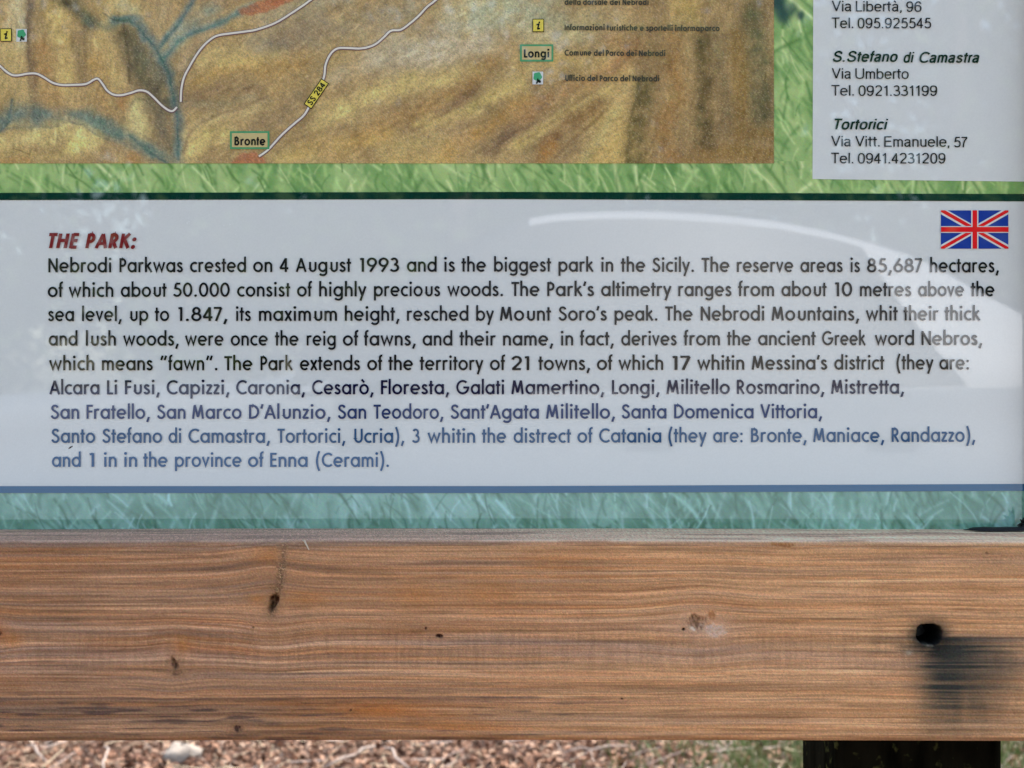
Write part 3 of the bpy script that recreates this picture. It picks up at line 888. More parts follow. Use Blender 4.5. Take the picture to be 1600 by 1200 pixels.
# national flag printed in the panel corner
mb = MB()
fx0, fx1, fy0, fy1 = 1469.5, 1574.8, 329, 388.8
fcx, fcy = (fx0+fx1)/2, (fy0+fy1)/2
def clip_rect(poly):
    for ax, lim, sg in ((0, fx0, 1), (0, fx1, -1), (1, fy0, 1), (1, fy1, -1)):
        outp = []
        for i in range(len(poly)):
            a, b = poly[i-1], poly[i]
            ia, ib = (a[ax]-lim)*sg >= 0, (b[ax]-lim)*sg >= 0
            if ia != ib:
                k = (lim-a[ax])/(b[ax]-a[ax])
                outp.append((a[0]+(b[0]-a[0])*k, a[1]+(b[1]-a[1])*k))
            if ib:
                outp.append(b)
        poly = outp
    return poly
def band(p, q, o0, o1, yo, m):
    d = np.array(q)-np.array(p)
    d = d/np.linalg.norm(d)
    n = np.array((-d[1], d[0]))
    poly = [tuple(np.array(p)-d*8+n*o0), tuple(np.array(p)-d*8+n*o1), tuple(np.array(q)+d*8+n*o1), tuple(np.array(q)+d*8+n*o0)]
    poly = clip_rect(poly)
    mb.add([px(*v, yo) for v in poly], [tuple(range(len(poly)))], m)
rect(mb, fx0, fx1, fy0, fy1, -0.0008, 0)
band((fx0, fy0), (fx1, fy1), -5.2, 5.2, -0.00092, 1)
band((fx0, fy1), (fx1, fy0), -5.2, 5.2, -0.00094, 1)
band((fx0, fy0), (fcx, fcy), -3.2, 2.2, -0.00106, 2)
band((fcx, fcy), (fx1, fy1), -2.2, 2.6, -0.00107, 2)
band((fx0, fy1), (fcx, fcy), -2.4, 2.6, -0.00108, 2)
band((fcx, fcy), (fx1, fy0), -2.6, 2.4, -0.00109, 2)
rect(mb, fx0, fx1, fcy-5.2, fcy+5.2, -0.0012, 1)
rect(mb, fcx-5.6, fcx+5.6, fy0, fy1, -0.00122, 1)
rect(mb, fx0, fx1, fcy-3.9, fcy+3.9, -0.00134, 2)
rect(mb, fcx-3.6, fcx+3.6, fy0, fy1, -0.00136, 2)
mb.build('national_flag', [m_flag_b, m_paper, m_flag_r], panel)

# --- address panel (a plain grotesque face)
mb = MB()
mb.add([px(1273, -640, -0.0005), px(1269.3, 280, -0.0005), px(1606, 284, -0.0005), px(1606, -640, -0.0005)], [(0, 1, 2, 3)])
addr = mb.build('address_panel', m_paper, board)
for body, x0, x1, b0, b1, bold in (('Via Pace, 11', 1299.5, 1410, -8, -7.6, False), ('Via Libertà, 96', 1299, 1439, 18.4, 19.4, False), ('Tel. 095.925545', 1299, 1454, 44.6, 46, False),
                                  ('S.Stefano di Camastra', 1299.5, 1530.5, 97, 99.6, True), ('Via Umberto', 1299, 1419, 123.6, 124.6, False), ('Tel. 0921.331199', 1298.5, 1463.5, 150, 151.4, False),
                                  ('Tortorici', 1300, 1386.5, 202.7, 203, True), ('Via Vitt. Emanuele, 57', 1298, 1511, 229.2, 230.8, False), ('Tel. 0941.4231209', 1298, 1476.5, 255.6, 256.8, False)):
    if body.startswith('Via Pace'):
        continue
    text_mesh('address_text', fitline(body, x0, x1, b0, b1, 17 if bold else 11.5, 36, 'H'), 16.4, m_ink_green if bold else m_ink, addr, sw=17 if bold else 11.5, shear=0.2 if bold else 0.0, face='\x01')

# --- weathered bottom rail, a profile swept along x with grain, knots, checks and a bolt hole
YF = -0.07                      # front face of the rail
SF = (D+YF)/D*S                 # metres per photo pixel on that face
def fz(py): return ZC-(py-600)*SF
rx = np.concatenate([np.arange(-560, -30, 8.0), np.arange(-30, 1640, 1.5), np.arange(1640, 1940, 8.0)])
ztop, zbot = fz(846), fz(1159.5)
prof = []                       # (y, z, photo-row)
R = 0.0035
for k in range(5):
    prof.append((0.05-k*(0.05-YF-R)/5, zbot, 1175-k*2))
for k in range(6):
    a = math.pi/2*k/6
    prof.append((YF+R-R*math.sin(a), zbot+R-R*math.cos(a), 1160-k))
for py in np.arange(1151, 853, -1.25):
    prof.append((YF, fz(py), py))
for k in range(9):
    a = math.pi/2*k/8
    prof.append((YF+R-R*math.cos(a), ztop-R+R*math.sin(a), 853-k*1.0))
for k in range(1, 27):
    yy = YF+R+k*(0.0-YF-R)/26
    prof.append((yy, ztop, 845-k*0.8*1.9))
prof.append((0.05, ztop, 795))
prof = np.array(prof)
PX, PY = np.meshgrid(rx, prof[:, 2])
X0 = PX
# grain coordinate bends round the knots
KN = [(425, 945, 26, 34, 0.55), (270, 1038, 18, 22, .6), (685, 995, 12, 8, .5), (1090, 975, 34, 26, .75), (1222, 848, 30, 14, .5), (-8, 988, 16, 16, .6), (372, 1140, 16, 9, .5), (1452, 992, 30, 20, .2)]
Vg = PY+4*(vn(PX/420, PY/120, 61)-.5)+1.2*(vn(PX/110, PY/50, 62)-.5)
for kx, ky, krx, kry, ks in KN:
    dx, dy = (PX-kx)/(krx*2.0), (PY-ky)/(kry*2.0)
    Vg = Vg-0.5*ks*(PY-ky)*np.exp(-(dx*dx+dy*dy))
# lines lean up towards the long crease on the left, and sweep over the pale knot
Vg = Vg+7*np.exp(-((PX-432)/60)**2)*sst(990, 930, PY)*np.sign(432-PX)*-0.0+3.5*np.exp(-((432-PX)/90)**2)*(PX < 432)*sst(985, 930, PY)
s1 = vn(PX/300, Vg/3.4, 1)
s2 = vn(PX/120, Vg/1.9, 2)
s3 = vn(PX/700, Vg/9.0, 3)
s4 = vn(PX/45, Vg/1.5, 4)
s5 = fbm(PX/220, PY/60, 5)
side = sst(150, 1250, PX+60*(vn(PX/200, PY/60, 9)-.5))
base = mix(W_((130., 101, 83)), W_((157., 123, 96)), side)  # stronger light at the right end painted into the wood tone
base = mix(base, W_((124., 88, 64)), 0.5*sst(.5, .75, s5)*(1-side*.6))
greyz = np.exp(-((PY-1012-10*(vn(PX/160, PY/40, 6)-.5))/38)**2)
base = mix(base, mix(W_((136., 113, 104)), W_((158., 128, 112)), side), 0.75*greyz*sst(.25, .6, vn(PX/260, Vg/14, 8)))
thin = sst(.60, .74, vn(PX/520, Vg/4.6, 101))*(.5+.5*vn(PX/120, Vg/8, 102))
base = mix(base, W_((138., 84, 52)), 0.34*thin*(0.55+0.45*s5))
thin = sst(.64, .76, vn(PX/380, Vg/3.3, 103))
base = mix(base, W_((176., 142, 118)), 0.30*thin)
base = mix(base, W_((142., 92, 58)), 0.30*sst(.5, .8, s1)*(0.6+0.4*s5))
base = base*(1-0.15*sst(.6, .88, s2)*sst(.3, .6, s3))[..., None]
base = base*(1-0.10*sst(.62, .9, s4))[..., None]
base = base*(1+0.12*sst(.62, .9, vn(PX/160, Vg/1.6, 14)))[..., None]
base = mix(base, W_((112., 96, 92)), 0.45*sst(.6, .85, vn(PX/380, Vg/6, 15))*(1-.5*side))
base = base*(0.93+0.14*s3)[..., None]
fib = vn(PX/170, Vg/1.35, 111)-.5
fib2 = vn(PX/60, Vg/1.25, 112)-.5
base = base*(1+0.11*fib+0.09*fib2)[..., None]
base = base*(1-0.11*sst(.66, .8, vn(PX/330, Vg/2.6, 113)))[..., None]*W_((1.0, 0.99, 0.98))
base = base*0.97+base.mean(-1, keepdims=True)*0.03
base = base*(1-0.06*sst(.4, .7, fbm(PX/4, PY/50, 16))*sst(970, 1000, PY)*sst(1060, 1030, PY))[..., None]      # faint saw marks across the grain
# darker, dirtier band along the bottom left
dirt = sst(1075, 1110, PY)*sst(900, 300, PX)
base = base*(1-0.10*dirt)[..., None]
base = mix(base, W_((64., 52, 52)), dirt*0.75*sst(.66, .86, vn(PX/55, Vg/3.2, 17)))
base = mix(base, W_((74., 62, 60)), sst(1060, 1100, PY)*sst(1050, 850, PX)*0.6*sst(.74, .9, vn(PX/60, Vg/2.6, 18)))
relief = 0.00016*(s1-.5)+0.00012*(s2-.5)+0.00010*(s4-.5)
front = ((PY < 1157) & (PY > 847)).astype(float)
def dline(x0, x1, y0, wob, w, a, col=(62, 50, 50), fade=60):
    global base, relief
    yy = y0+wob*(vn(PX/180, PX*0+y0, 19)-.5)*2
    k = 0.7*a*np.exp(-((PY-yy)/w)**2)*sst(x0-fade, x0+fade, PX)*sst(x1+fade, x1-fade, PX)*(0.55+0.45*vn(PX/50, PX*0, int(y0)))
    base = mix(base, W_(col, float), np.clip(k, 0, 1))
    relief = relief-0.0005*k
for a in ((-80, 820, 1091.5, 2.0, 1.5, .85), (-80, 130, 1082, 1.0, 1.4, .7), (300, 560, 1055, 3, 1.3, .55), (-80, 150, 1100, 1.2, 1.5, .6), (200, 430, 1117, 2, 2.0, .6), (480, 700, 993, 1.5, 1.6, .6),
          (250, 340, 993, 2, 3, .4), (690, 1000, 1003, 1, 1.2, .5), (60, 400, 1020, 3, 1.3, .3), (380, 560, 1146, 1.5, 1.8, .75), (520, 640, 1150, 1, 3, .6), (640, 780, 1156, 1, 2.0, .7), (830, 940, 1117, 1, 1.4, .6),
          (870, 960, 1145, 1, 2.4, .45), (700, 800, 1094, .5, 1.6, .5), (-80, 420, 848.5, 1.5, 1.6, .6), (480, 800, 849.5, 1, 1.8, .7), (0, 330, 865, 2, 1.6, .35), (480, 700, 905, 2, 1.2, .35), (60, 420, 892, 2, 1.2, .4), (500, 1000, 926, 3, 1.1, .35),
          (1060, 1640, 996.5, .8, 1.2, .55, (84, 58, 44)), (1380, 1640, 997.5, .6, 1.6, .6), (1340, 1640, 1036, 1, 1.4, .5), (900, 1080, 985, 2, 1.3, .35), (760, 1000, 978, 2, 2.5, .3), (900, 1380, 892, 2, 1.0, .3), (-60, 400, 939, 2.5, 1.1, .3), (900, 1110, 1004, 3, 3.4, .4),
          (-80, 1700, 1157.5, .4, 2.6, .75, (52, 38, 32))):
    dline(*a)
# light checks just below dark lines
for a in ((-80, 900, 1088.6, 2.0, 1.0, .5), (880, 1700, 994.2, .6, 1.0, .65), (1280, 1420, 1031, .5, 1.0, .5), (1380, 1640, 1071, .6, .9, .5), (1000, 1300, 873, 2, .9, .3)):
    dline(*a[:6], (186, 152, 128))
# orange resin stain
k = 0.6*np.exp(-(((PX-690)/110)**2+((PY-1130-(PX-690)*0.10)/17)**2))*(.5+.7*vn(PX/80, Vg/3, 23))
base = mix(base, W_((140., 84, 44)), np.clip(k*.8, 0, .7))
k = 0.45*np.exp(-(((PX-590)/60)**2+((PY-1110)/9)**2))
base = mix(base, W_((146., 86, 44)), k)
for (cx, cy, sx, sy, a) in ((650, 930, 40, 22, .35), (760, 925, 55, 24, .35), (860, 880, 60, 14, .3), (478, 936, 40, 12, .45), (402, 937, 14, 8, .5), (420, 870, 30, 12, .45), (20, 1000, 16, 12, .5), (285, 1010, 14, 14, .5)):
    base = mix(base, W_((140., 92, 54)), a*np.exp(-(((PX-cx)/sx)**2+((PY-cy)/sy)**2)))
# the crease with its torn knot
cr = dist_poly(PX, PY, [(444, 846), (443, 868), (441, 890), (437, 912), (433, 930), (424, 958)])
k = np.exp(-(cr/6.5)**2)
base = mix(base, W_((108., 86, 72)), 0.75*k)
spk = rng.random(PX.shape)
base = mix(base, W_((62., 50, 42)), k*0.7*(spk > .62)*sst(850, 900, PY))
base = mix(base, W_((176., 150, 124)), k*0.6*(spk < .12))
relief = relief-0.0006*k*(0.4+spk*.9)
def knot(cx, cy, rx_, ry_, ang, dark, depth, halo=(122, 92, 72), ha=.5):
    global base, relief
    c_, s_ = math.cos(ang), math.sin(ang)
    u = ((PX-cx)*c_+(PY-cy)*s_)/rx_
    v = (-(PX-cx)*s_+(PY-cy)*c_)/ry_
    rr = np.hypot(u, v)+0.9*(fbm(PX/5, PY/6, int(cx))-.5)
    base = mix(base, W_(halo, float), ha*np.exp(-(rr/2.0)**2))
    kk = sst(1.15, .55, rr)*(0.35+.85*sst(.25, .7, vn(PX/2.6, PY/4.5, int(cy))))
    base = mix(base, W_(dark, float), np.clip(kk, 0, 1))
    relief = relief-depth*sst(1.2, .2, rr)
knot(426, 943, 6.5, 15, 0.22, (44, 34, 26), 0.0045, (104, 78, 60))
knot(433, 939, 3, 7, 0.2, (58, 36, 24), 0.003, (120, 92, 72), .3)
knot(272, 1037, 5.5, 12, -.3, (62, 48, 40), 0.0022, (108, 82, 66))
knot(276, 1052, 9, 5, -.2, (92, 70, 58), 0.0004, (112, 88, 72))
knot(686, 995, 7, 2.8, .1, (46, 32, 28), 0.002, (120, 92, 78), .4)
knot(665, 983, 2, 2.4, 0, (60, 42, 36), 0.001, (120, 92, 78), .3)
knot(1090, 974, 18, 13, .1, (74, 56, 44), 0.0022, (156, 128, 114), .5)
knot(1112, 962, 6, 9, -.3, (122, 84, 56), 0.0003, (150, 112, 84), .4)
knot(1116, 986, 22, 12, .1, (158, 138, 130), 0.0001, (160, 132, 118), .4)
knot(1082, 984, 5, 3, .1, (176, 158, 146), 0.0, (150, 126, 112), .2)
knot(1068, 984.5, 3.4, 2.6, 0, (30, 22, 18), 0.002, (130, 100, 80), .3)
knot(-6, 988, 9, 8, 0, (40, 24, 20), 0.002, (140, 84, 52), .5)
knot(372, 1139, 8, 6, 0, (60, 46, 42), 0.0006, (100, 76, 62), .5)
knot(1222, 851, 22, 6, .1, (120, 84, 56), 0.0002, (140, 104, 76), .5)
for (cx, cy) in ((396, 981), (972, 1093), (548, 1111), (1542, 864)):
    knot(cx, cy, 2.2, 2.0, 0, (44, 32, 28), 0.0008, (120, 90, 72), .3)
base = mix(base, base*W_((0.985, 0.975, 0.96)), front)
# iron stain under the bolt hole
rowv = 0.72+0.56*(vn(PX/200, Vg/2.6, 44)-.5)
st = sst(1402, 1478, PX+10*(vn(PX/30, Vg/3, 45)-.5))*(0.50+0.50*np.exp(-((PX-1472)/56)**2))*sst(1700, 1530, PX+30*(vn(PX/60, Vg/3, 46)-.5))*sst(1660, 1560, PX)*sst(985, 1006, PY)*(1-0.88*sst(1060, 1172, PY+24*(vn(PX/14, PY/60, 48)-.5)))
st2 = 0.9*np.exp(-((PY-1012)/19)**2)*sst(1375, 1450, PX)*sst(1660, 1500, PX)
st3 = 0.75*np.exp(-((PY-1034)/9)**2)*sst(1395, 1460, PX)*sst(1660, 1480, PX)
st4 = 0.97*np.exp(-(((PX-1453)/35)**2+((PY-997)/27)**2)**1.5)
st5 = 0.35*np.exp(-((PY-1012)/22)**2)*sst(1250, 1420, PX)*sst(1660, 1480, PX)*sst(.35, .7, vn(PX/140, Vg/5, 47))
stain = np.clip(np.maximum.reduce([st*rowv*(1.3+0.35*sst(1070, 1010, PY)), st2*rowv*1.2, st3*rowv, st4, st5]), 0, .97)
base = mix(base, mix(W_((42., 44, 44)), W_((26., 27, 27)), st4), stain)
for (gx_, gy_, gs_) in ((1438, 1002, 2.6), (1444, 1006, 2.2), (1450, 1008, 2.6), (1456, 1009, 1.8), (1420, 1021, 4)):
    base = mix(base, W_((128., 126, 120)), .6*np.exp(-(((PX-gx_)/(gs_*1.5))**2+((PY-gy_)/gs_)**2)))  # pale splinter chips at the hole's rim, with a glint painted in
# top face: greyer, painted paler to the right where more light falls
topk = sst(851, 845, PY)
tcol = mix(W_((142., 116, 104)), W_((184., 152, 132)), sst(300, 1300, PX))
tl = vn(PX/260, PY/2.2, 51)
tcol = tcol*(0.88+.24*tl)[..., None]
tcol = mix(tcol, W_((104., 88, 80)), .6*sst(.62, .82, vn(PX/180, PY/2.6, 52)))
tcol = tcol*(1+.08*rng.normal(0, 1, PX.shape))[..., None]
base = mix(base, tcol, topk)
base = mix(base, W_((200., 176, 160)), 0.5*np.exp(-((PY-846.5)/2.4)**2)*sst(.3, .6, vn(PX/70, PX*0+3, 53))*(.45+.55*side))  # highlight along the top front edge, painted in
base = base*(1+0.055*rng.normal(0, 1, PX.shape))[..., None]
base = base+rng.normal(0, 2.4, base.shape)
# bolt hole
hu, hv = (PX-1452)/18.5, (PY-991.5)/15.5
hr = (np.abs(hu)**3+np.abs(hv)**3)**(1/3)+.10*(vn(PX/5, PY/5, 55)-.5)
hole = sst(1.06, .82, hr)
relief = relief*(1-hole)-0.030*hole
base = mix(base, W_((14., 14, 14)), sst(1.2, .9, hr))
base = np.clip(base*1.02, 6, 250)
Yg = np.broadcast_to(prof[:, 0:1], PX.shape)-relief*((PY < 1158) & (PY > 850))
Zg = np.broadcast_to(prof[:, 1:2], PX.shape)+0.0006*np.sin(PX/500)+relief*topk*1.5
P = np.stack([(PX-800)*SF, Yg, Zg], -1)
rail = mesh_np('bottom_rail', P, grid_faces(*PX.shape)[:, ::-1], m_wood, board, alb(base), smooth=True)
mb = MB()
bx, bz = (1450-800)*SF, fz(993)
mb.tube([(bx, YF+0.032, bz-.002), (bx, YF+0.026, bz-.002)], 0.0065, 6)
mb.tube([(bx, YF+0.026, bz-.002), (bx, YF+0.021, bz-.002)], [0.003, 0.0026], 12)
mb.build('bolt', m_iron, rail)
mb = MB()
zt = ztop
mb.tube([((472-800)*SF, YF+0.004, zt), ((476-800)*SF, YF-0.001, zt+0.0006), ((484-800)*SF, YF-0.0035, fz(858))], [0.0009, 0.0007, 0.0003], 5)
mb.build('splinter', mat('pale_splinter', (0.62, 0.5, 0.38), .7), rail)

# --- stiles, top rail, posts, sealant
for a, b in ((XL-110, XL), (XR, XR+110)):
    mb = MB()
    mb.bevbox((a-800)*S, (b-800)*S, -0.014, 0.05, ztop+0.0015, ZC-(YT-600)*S, 0.003)
    mb.build('frame_stile', m_stile, board)
mb = MB()
mb.bevbox((XL-150-800)*S, (XR+150-800)*S, YF, 0.05, ZC-(YT-600)*S+0.001, ZC-(YT-600)*S+0.13, 0.003)
mb.build('top_rail', m_stile, board)
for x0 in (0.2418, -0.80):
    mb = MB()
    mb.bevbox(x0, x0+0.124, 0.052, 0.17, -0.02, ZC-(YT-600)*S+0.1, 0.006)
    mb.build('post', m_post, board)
mb = MB()
v, f = [], []
xs = np.arange(1508, 1607, 2.0)
for i, x in enumerate(xs):
    h = (0.8+3.4*sst(1508, 1530, x)+1.0*(vn(x/4, 3., 71)-.5)+16*sst(1588, 1606, x)**2*(.6+.8*vn(x/3, 9., 72)))*S
    z0 = ztop+0.0008
    w = 0.006*sst(1505, 1530, x)+.001
    X_ = (x-800)*S*0.985
    v += [(X_, -0.011-w, z0), (X_, -0.011-w*.7, z0+h), (X_, -0.0100, z0+h*1.05), (X_, -0.0100, z0)]
    if i:
        o = (i-1)*4
        f += [(o, o+4, o+5, o+1), (o+1, o+5, o+6, o+2), (o+2, o+6, o+7, o+3)]
mb.add(v, f)
for (x, y, dx, dy) in ((1592, 812, -6, -4), (1598, 808, -3, -9), (1590, 816, -9, 1), (1600, 804, 2, -8)):
    mb.tube([px(x*.99+10, y, -0.013), px(x*.99+10+dx, y+dy, -0.016)], [0.0012, 0.0003], 5)
mb.build('sealant_strip', m_rubber, board)
mb = MB()
mb.tube([px(115, 700, -0.0101), px(118.5, 697.6, -0.0106), px(121.5, 696, -0.0101)], [0.0003, 0.0006, 0.00025], 6)
mb.build('dirt_speck', mat('brown_speck', (0.03, 0.018, 0.012), .8), board)

# ------------------------------------------------------------------ ground, leaf litter, grass, twigs
m_ground = mat('dry_gravelly_soil', (0.24, 0.20, 0.165), 0.95, 0.1)
noise_over(m_ground, 14, 0.5, bump=0.6, dist=0.02)
n = 90
gx = np.concatenate([np.linspace(-60, -6, 20), np.linspace(-5.5, 5.5, 60), np.linspace(6, 60, 20)])
gy = np.concatenate([np.linspace(-60, -8, 20), np.linspace(-7.5, 7.5, 60), np.linspace(8, 60, 20)])
X, Y = np.meshgrid(gx, gy)
Z = 0.03*(fbm(X*1.2+50, Y*1.2+50, 81)-.5)-0.01
ground = mesh_np('ground', np.stack([X, Y, Z], -1), grid_faces(*X.shape)[:, ::-1], m_ground, None, smooth=True)
ground['kind'] = 'structure'

def grassy(x, y):
    """how much of the ground is green here (right-hand part)"""
    e = 1.02*0+0.23*(y-2.2)*0
    return sst(0.12, 0.62, x-0.10*np.sin(y*3)+0.35*(fbm(x*2.2+9, y*2.2+9, 83)-.5))

def leaves(N, xr, yr, seed):
    r = np.random.default_rng(seed)
    x, y = r.uniform(*xr, N), r.uniform(*yr, N)
    g = grassy(x, y)
    keep = r.random(N) > g*0.72
    x, y = x[keep], y[keep]
    N = len(x)
    L = r.uniform(0.006, 0.0145, N)
    Wd = L*r.uniform(0.3, 0.65, N)
    yaw = r.uniform(0, 2*math.pi, N)
    pitch = r.normal(0, 0.5, N)
    roll = r.normal(0, 0.5, N)
    curl = r.uniform(-0.1, 0.75, N)
    z = 0.006+0.022*r.random(N)
    us = np.array([-1, -.35, .35, 1.0])
    ww = np.array([.12, .9, .95, .05])
    loc = np.zeros((N, 4, 3, 3))
    for i in range(4):
        for j, s in enumerate((-1, 0, 1)):
            loc[:, i, j, 0] = us[i]*L
            loc[:, i, j, 1] = s*ww[i]*Wd
            loc[:, i, j, 2] = curl*(abs(s)*ww[i]*Wd*0.7)-curl*0.35*L*(us[i]**2)
    cp, sp = np.cos(pitch), np.sin(pitch); cr_, sr = np.cos(roll), np.sin(roll); cy_, sy = np.cos(yaw), np.sin(yaw)
    e = lambda a: a[:, None, None]
    a, b, c = loc[..., 0], loc[..., 1], loc[..., 2]
    b, c = b*e(cr_)-c*e(sr), b*e(sr)+c*e(cr_)
    a, c = a*e(cp)+c*e(sp), -a*e(sp)+c*e(cp)
    a, b = a*e(cy_)-b*e(sy), a*e(sy)+b*e(cy_)
    V = np.stack([a+e(x), b+e(y), c+e(z)], -1).reshape(-1, 3)
    base_i = (np.arange(N)*12)[:, None, None]
    q = np.array([[i*3+j, (i+1)*3+j, (i+1)*3+j+1, i*3+j+1] for i in range(3) for j in range(2)])
    F = (base_i+q[None]).reshape(-1, 4)
    pal = np.array([(0.33, 0.19, 0.135), (0.40, 0.25, 0.185), (0.21, 0.105, 0.07), (0.08, 0.038, 0.025), (0.47, 0.32, 0.25), (0.13, 0.065, 0.048), (0.27, 0.17, 0.135)])
    pi = r.choice(len(pal), N, p=[.23, .19, .16, .15, .09, .10, .08])
    col = pal[pi]*r.uniform(.75, 1.2, (N, 1))*np.array((1.0, 0.99, 0.92))
    return V, F, np.repeat(col, 12, 0)
m_leaf = mat_attr('dry_beech_leaf', 0.8, 0.1)
parts = [leaves(80000, (-2.4, 2.4), (1.75, 3.2), 101), leaves(30000, (-2.8, 2.8), (0.2, 1.75), 102), leaves(30000, (-3.6, 3.6), (3.2, 6), 103), leaves(4000, (-4, 4), (-3, 0.3), 104)]
Vs, Fs, Cs, o = [], [], [], 0
for v, f, c in parts:
    Vs.append(v); Fs.append(f+o); Cs.append(c); o += len(v)
# dry straws lying among the leaves
rw = np.random.default_rng(303)
N = 2600
x, y = rw.uniform(-2.4, 2.4, N), rw.uniform(1.8, 3.2, N)
ya, ln, wd, tl = rw.uniform(0, math.pi, N), rw.uniform(.02, .075, N), rw.uniform(.0007, .0016, N), rw.normal(0, .25, N)
ca, sa = np.cos(ya), np.sin(ya)
z = 0.022+0.012*rw.random(N)
V = np.stack([np.stack([x+e_*ln*ca-f_*wd*sa, y+e_*ln*sa+f_*wd*ca, z+e_*ln*tl+f_*wd*.6], -1) for e_, f_ in ((-1, -1), (1, -1), (1, 1), (-1, 1))], 1)
pal = np.array([(0.45, 0.36, 0.25), (0.30, 0.21, 0.14), (0.10, 0.06, 0.04), (0.38, 0.30, 0.26)])
Vs.append(V.reshape(-1, 3)); Fs.append(np.arange(N*4).reshape(-1, 4)+o); Cs.append(np.repeat(pal[rw.choice(4, N)], 4, 0)); o += N*4
litter = mesh_np('leaf_litter', np.concatenate(Vs), np.concatenate(Fs), m_leaf, None, np.concatenate(Cs))
litter['kind'] = 'stuff'
litter['label'] = 'dry pinkish brown fallen leaves covering the ground behind the board'
litter['category'] = 'leaf litter'

r = np.random.default_rng(55)
N = 26000
x, y = r.uniform(-0.6, 2.2, N), r.uniform(1.7, 3.3, N)
g = grassy(x, y)
keep = r.random(N) < g**1.3
x, y = x[keep], y[keep]
N = len(x)
h = r.uniform(0.03, 0.075, N); w = r.uniform(0.0012, 0.0026, N)
ya = r.uniform(0, 2*math.pi, N); ln = r.normal(0, .5, (N, 2))
V = np.zeros((N, 6, 3))
for k, (t_, ws_) in enumerate(((0, 1), (.55, .8), (1, .1))):
    for s_, sg in ((0, -1), (1, 1)):
        V[:, k*2+s_, 0] = x+ln[:, 0]*h*t_**1.6+sg*w*ws_*np.cos(ya)
        V[:, k*2+s_, 1] = y+ln[:, 1]*h*t_**1.6+sg*w*ws_*np.sin(ya)
        V[:, k*2+s_, 2] = 0.0+h*t_
q = np.array([[0, 1, 3, 2], [2, 3, 5, 4]])
F = ((np.arange(N)*6)[:, None, None]+q[None]).reshape(-1, 4)
pal = np.array([(0.10, 0.15, 0.04), (0.15, 0.20, 0.06), (0.22, 0.25, 0.10), (0.34, 0.31, 0.18)])
col = np.repeat(pal[r.choice(4, N, p=[.35, .35, .18, .12])]*r.uniform(.8, 1.2, (N, 1)), 6, 0)
gr_o = mesh_np('grass', V, F, mat_attr('grass_blade', .6, .3), None, col)
gr_o['kind'] = 'stuff'
gr_o['label'] = 'green grass growing through the fallen leaves at the right behind the board'
gr_o['category'] = 'grass'

m_twig = mat('grey_twig', (0.36, 0.28, 0.24), .8)
def gpt(pxx, pyy, z=0.035):
    """point on the ground seen at a photo pixel"""
    k = (pyy-600)*0.0005
    d = (ZC-z)/k
    return Vector(((pxx-800)*0.0005*d, d-D, z))
TW = [((505, 1200), (555, 1180), (586, 1166), 0.004, 'pale straight dry twig leaning over leaves beneath the left half of the rail'),
      ((600, 1168), (618, 1184), (640, 1202), 0.0035, 'crooked grey twig slanting down right among leaves beneath the middle of the rail'),
      ((880, 1176), (925, 1172), (985, 1166), 0.003, 'thin dry stalk lying nearly level on pale leaves left of the dark post'),
      ((163, 1166), (164, 1185), (163, 1206), 0.003, 'dark thin stem standing upright in the leaf litter at the left'),
      ((40, 1166), (58, 1176), (72, 1190), 0.003, 'grey bent twig on the leaf litter nearest the left edge')]
for a, b, c, rad, lab in TW:
    mb = MB()
    p0, p1, p2 = gpt(*a), gpt(*b), gpt(*c)
    mid = (p0+p1)/2+Vector((0.006, 0.01, 0.006))
    mb.tube([p0, mid, p1, (p1+p2)/2+Vector((-.006, 0.004, .004)), p2], [rad*.6, rad*.9, rad, rad, rad*.8], 6)
    o = mb.build('twig', m_twig, None, True)
    o['label'] = lab; o['category'] = 'twig'; o['group'] = 'dry twigs on the leaf litter'
# pale stone in the litter
rs = np.random.default_rng(9)
mb = MB()
c0 = gpt(282, 1184, 0.02)
nu, nv = 14, 9
vv, ff = [], []
for i in range(nv+1):
    for j in range(nu):
        th, ph = math.pi*i/nv, 2*math.pi*j/nu
        k = 1+0.22*math.sin(3*ph+1)*math.sin(th)+0.10*math.sin(5*th+2*ph)
        vv.append((c0.x+0.042*k*math.sin(th)*math.cos(ph), c0.y+0.05*k*math.sin(th)*math.sin(ph), 0.028+0.024*k*math.cos(th)))
for i in range(nv):
    for j in range(nu):
        ff.append((i*nu+j, (i+1)*nu+j, (i+1)*nu+(j+1) % nu, i*nu+(j+1) % nu))
mb.add(vv, ff)
st_o = mb.build('stone', noise_over(mat('pale_limestone', (0.33, 0.28, 0.24), .9, .1), 40, .3, bump=.5, dist=.006), None, True)
st_o['label'] = 'pale stone lying in the leaf litter under the left part of the rail'
st_o['category'] = 'stone'

# ------------------------------------------------------------------ the car mirrored in the pane (parked behind the viewer)
car = thing('parked_car', 'silver hatchback with paler roof parked behind the viewer, mirrored in the glossy board', 'car', (0, -3.86, 0))
m_paint = mat('silver_car_paint', (0.22, 0.25, 0.30), 0.5, 0.5, 0.0, 0.0)
m_paint_w = mat('white_roof_paint', (0.50, 0.52, 0.56), 0.45, 0.4)
m_cglass = mat('car_glass', (0.01, 0.012, 0.014), 0.35, 0.2)
m_tyre = mat('tyre_rubber', (0.02, 0.02, 0.02), .85)
m_rim = mat('alloy', (0.6, 0.6, 0.62), .3, .5, 1.0)
m_trim = mat('black_trim', (0.015, 0.015, 0.016), .5)
m_lamp_r = mat('red_lamp', (0.4, 0.01, 0.01), .2)
m_lamp_w = mat('clear_lamp', (0.7, 0.7, 0.7), .15)
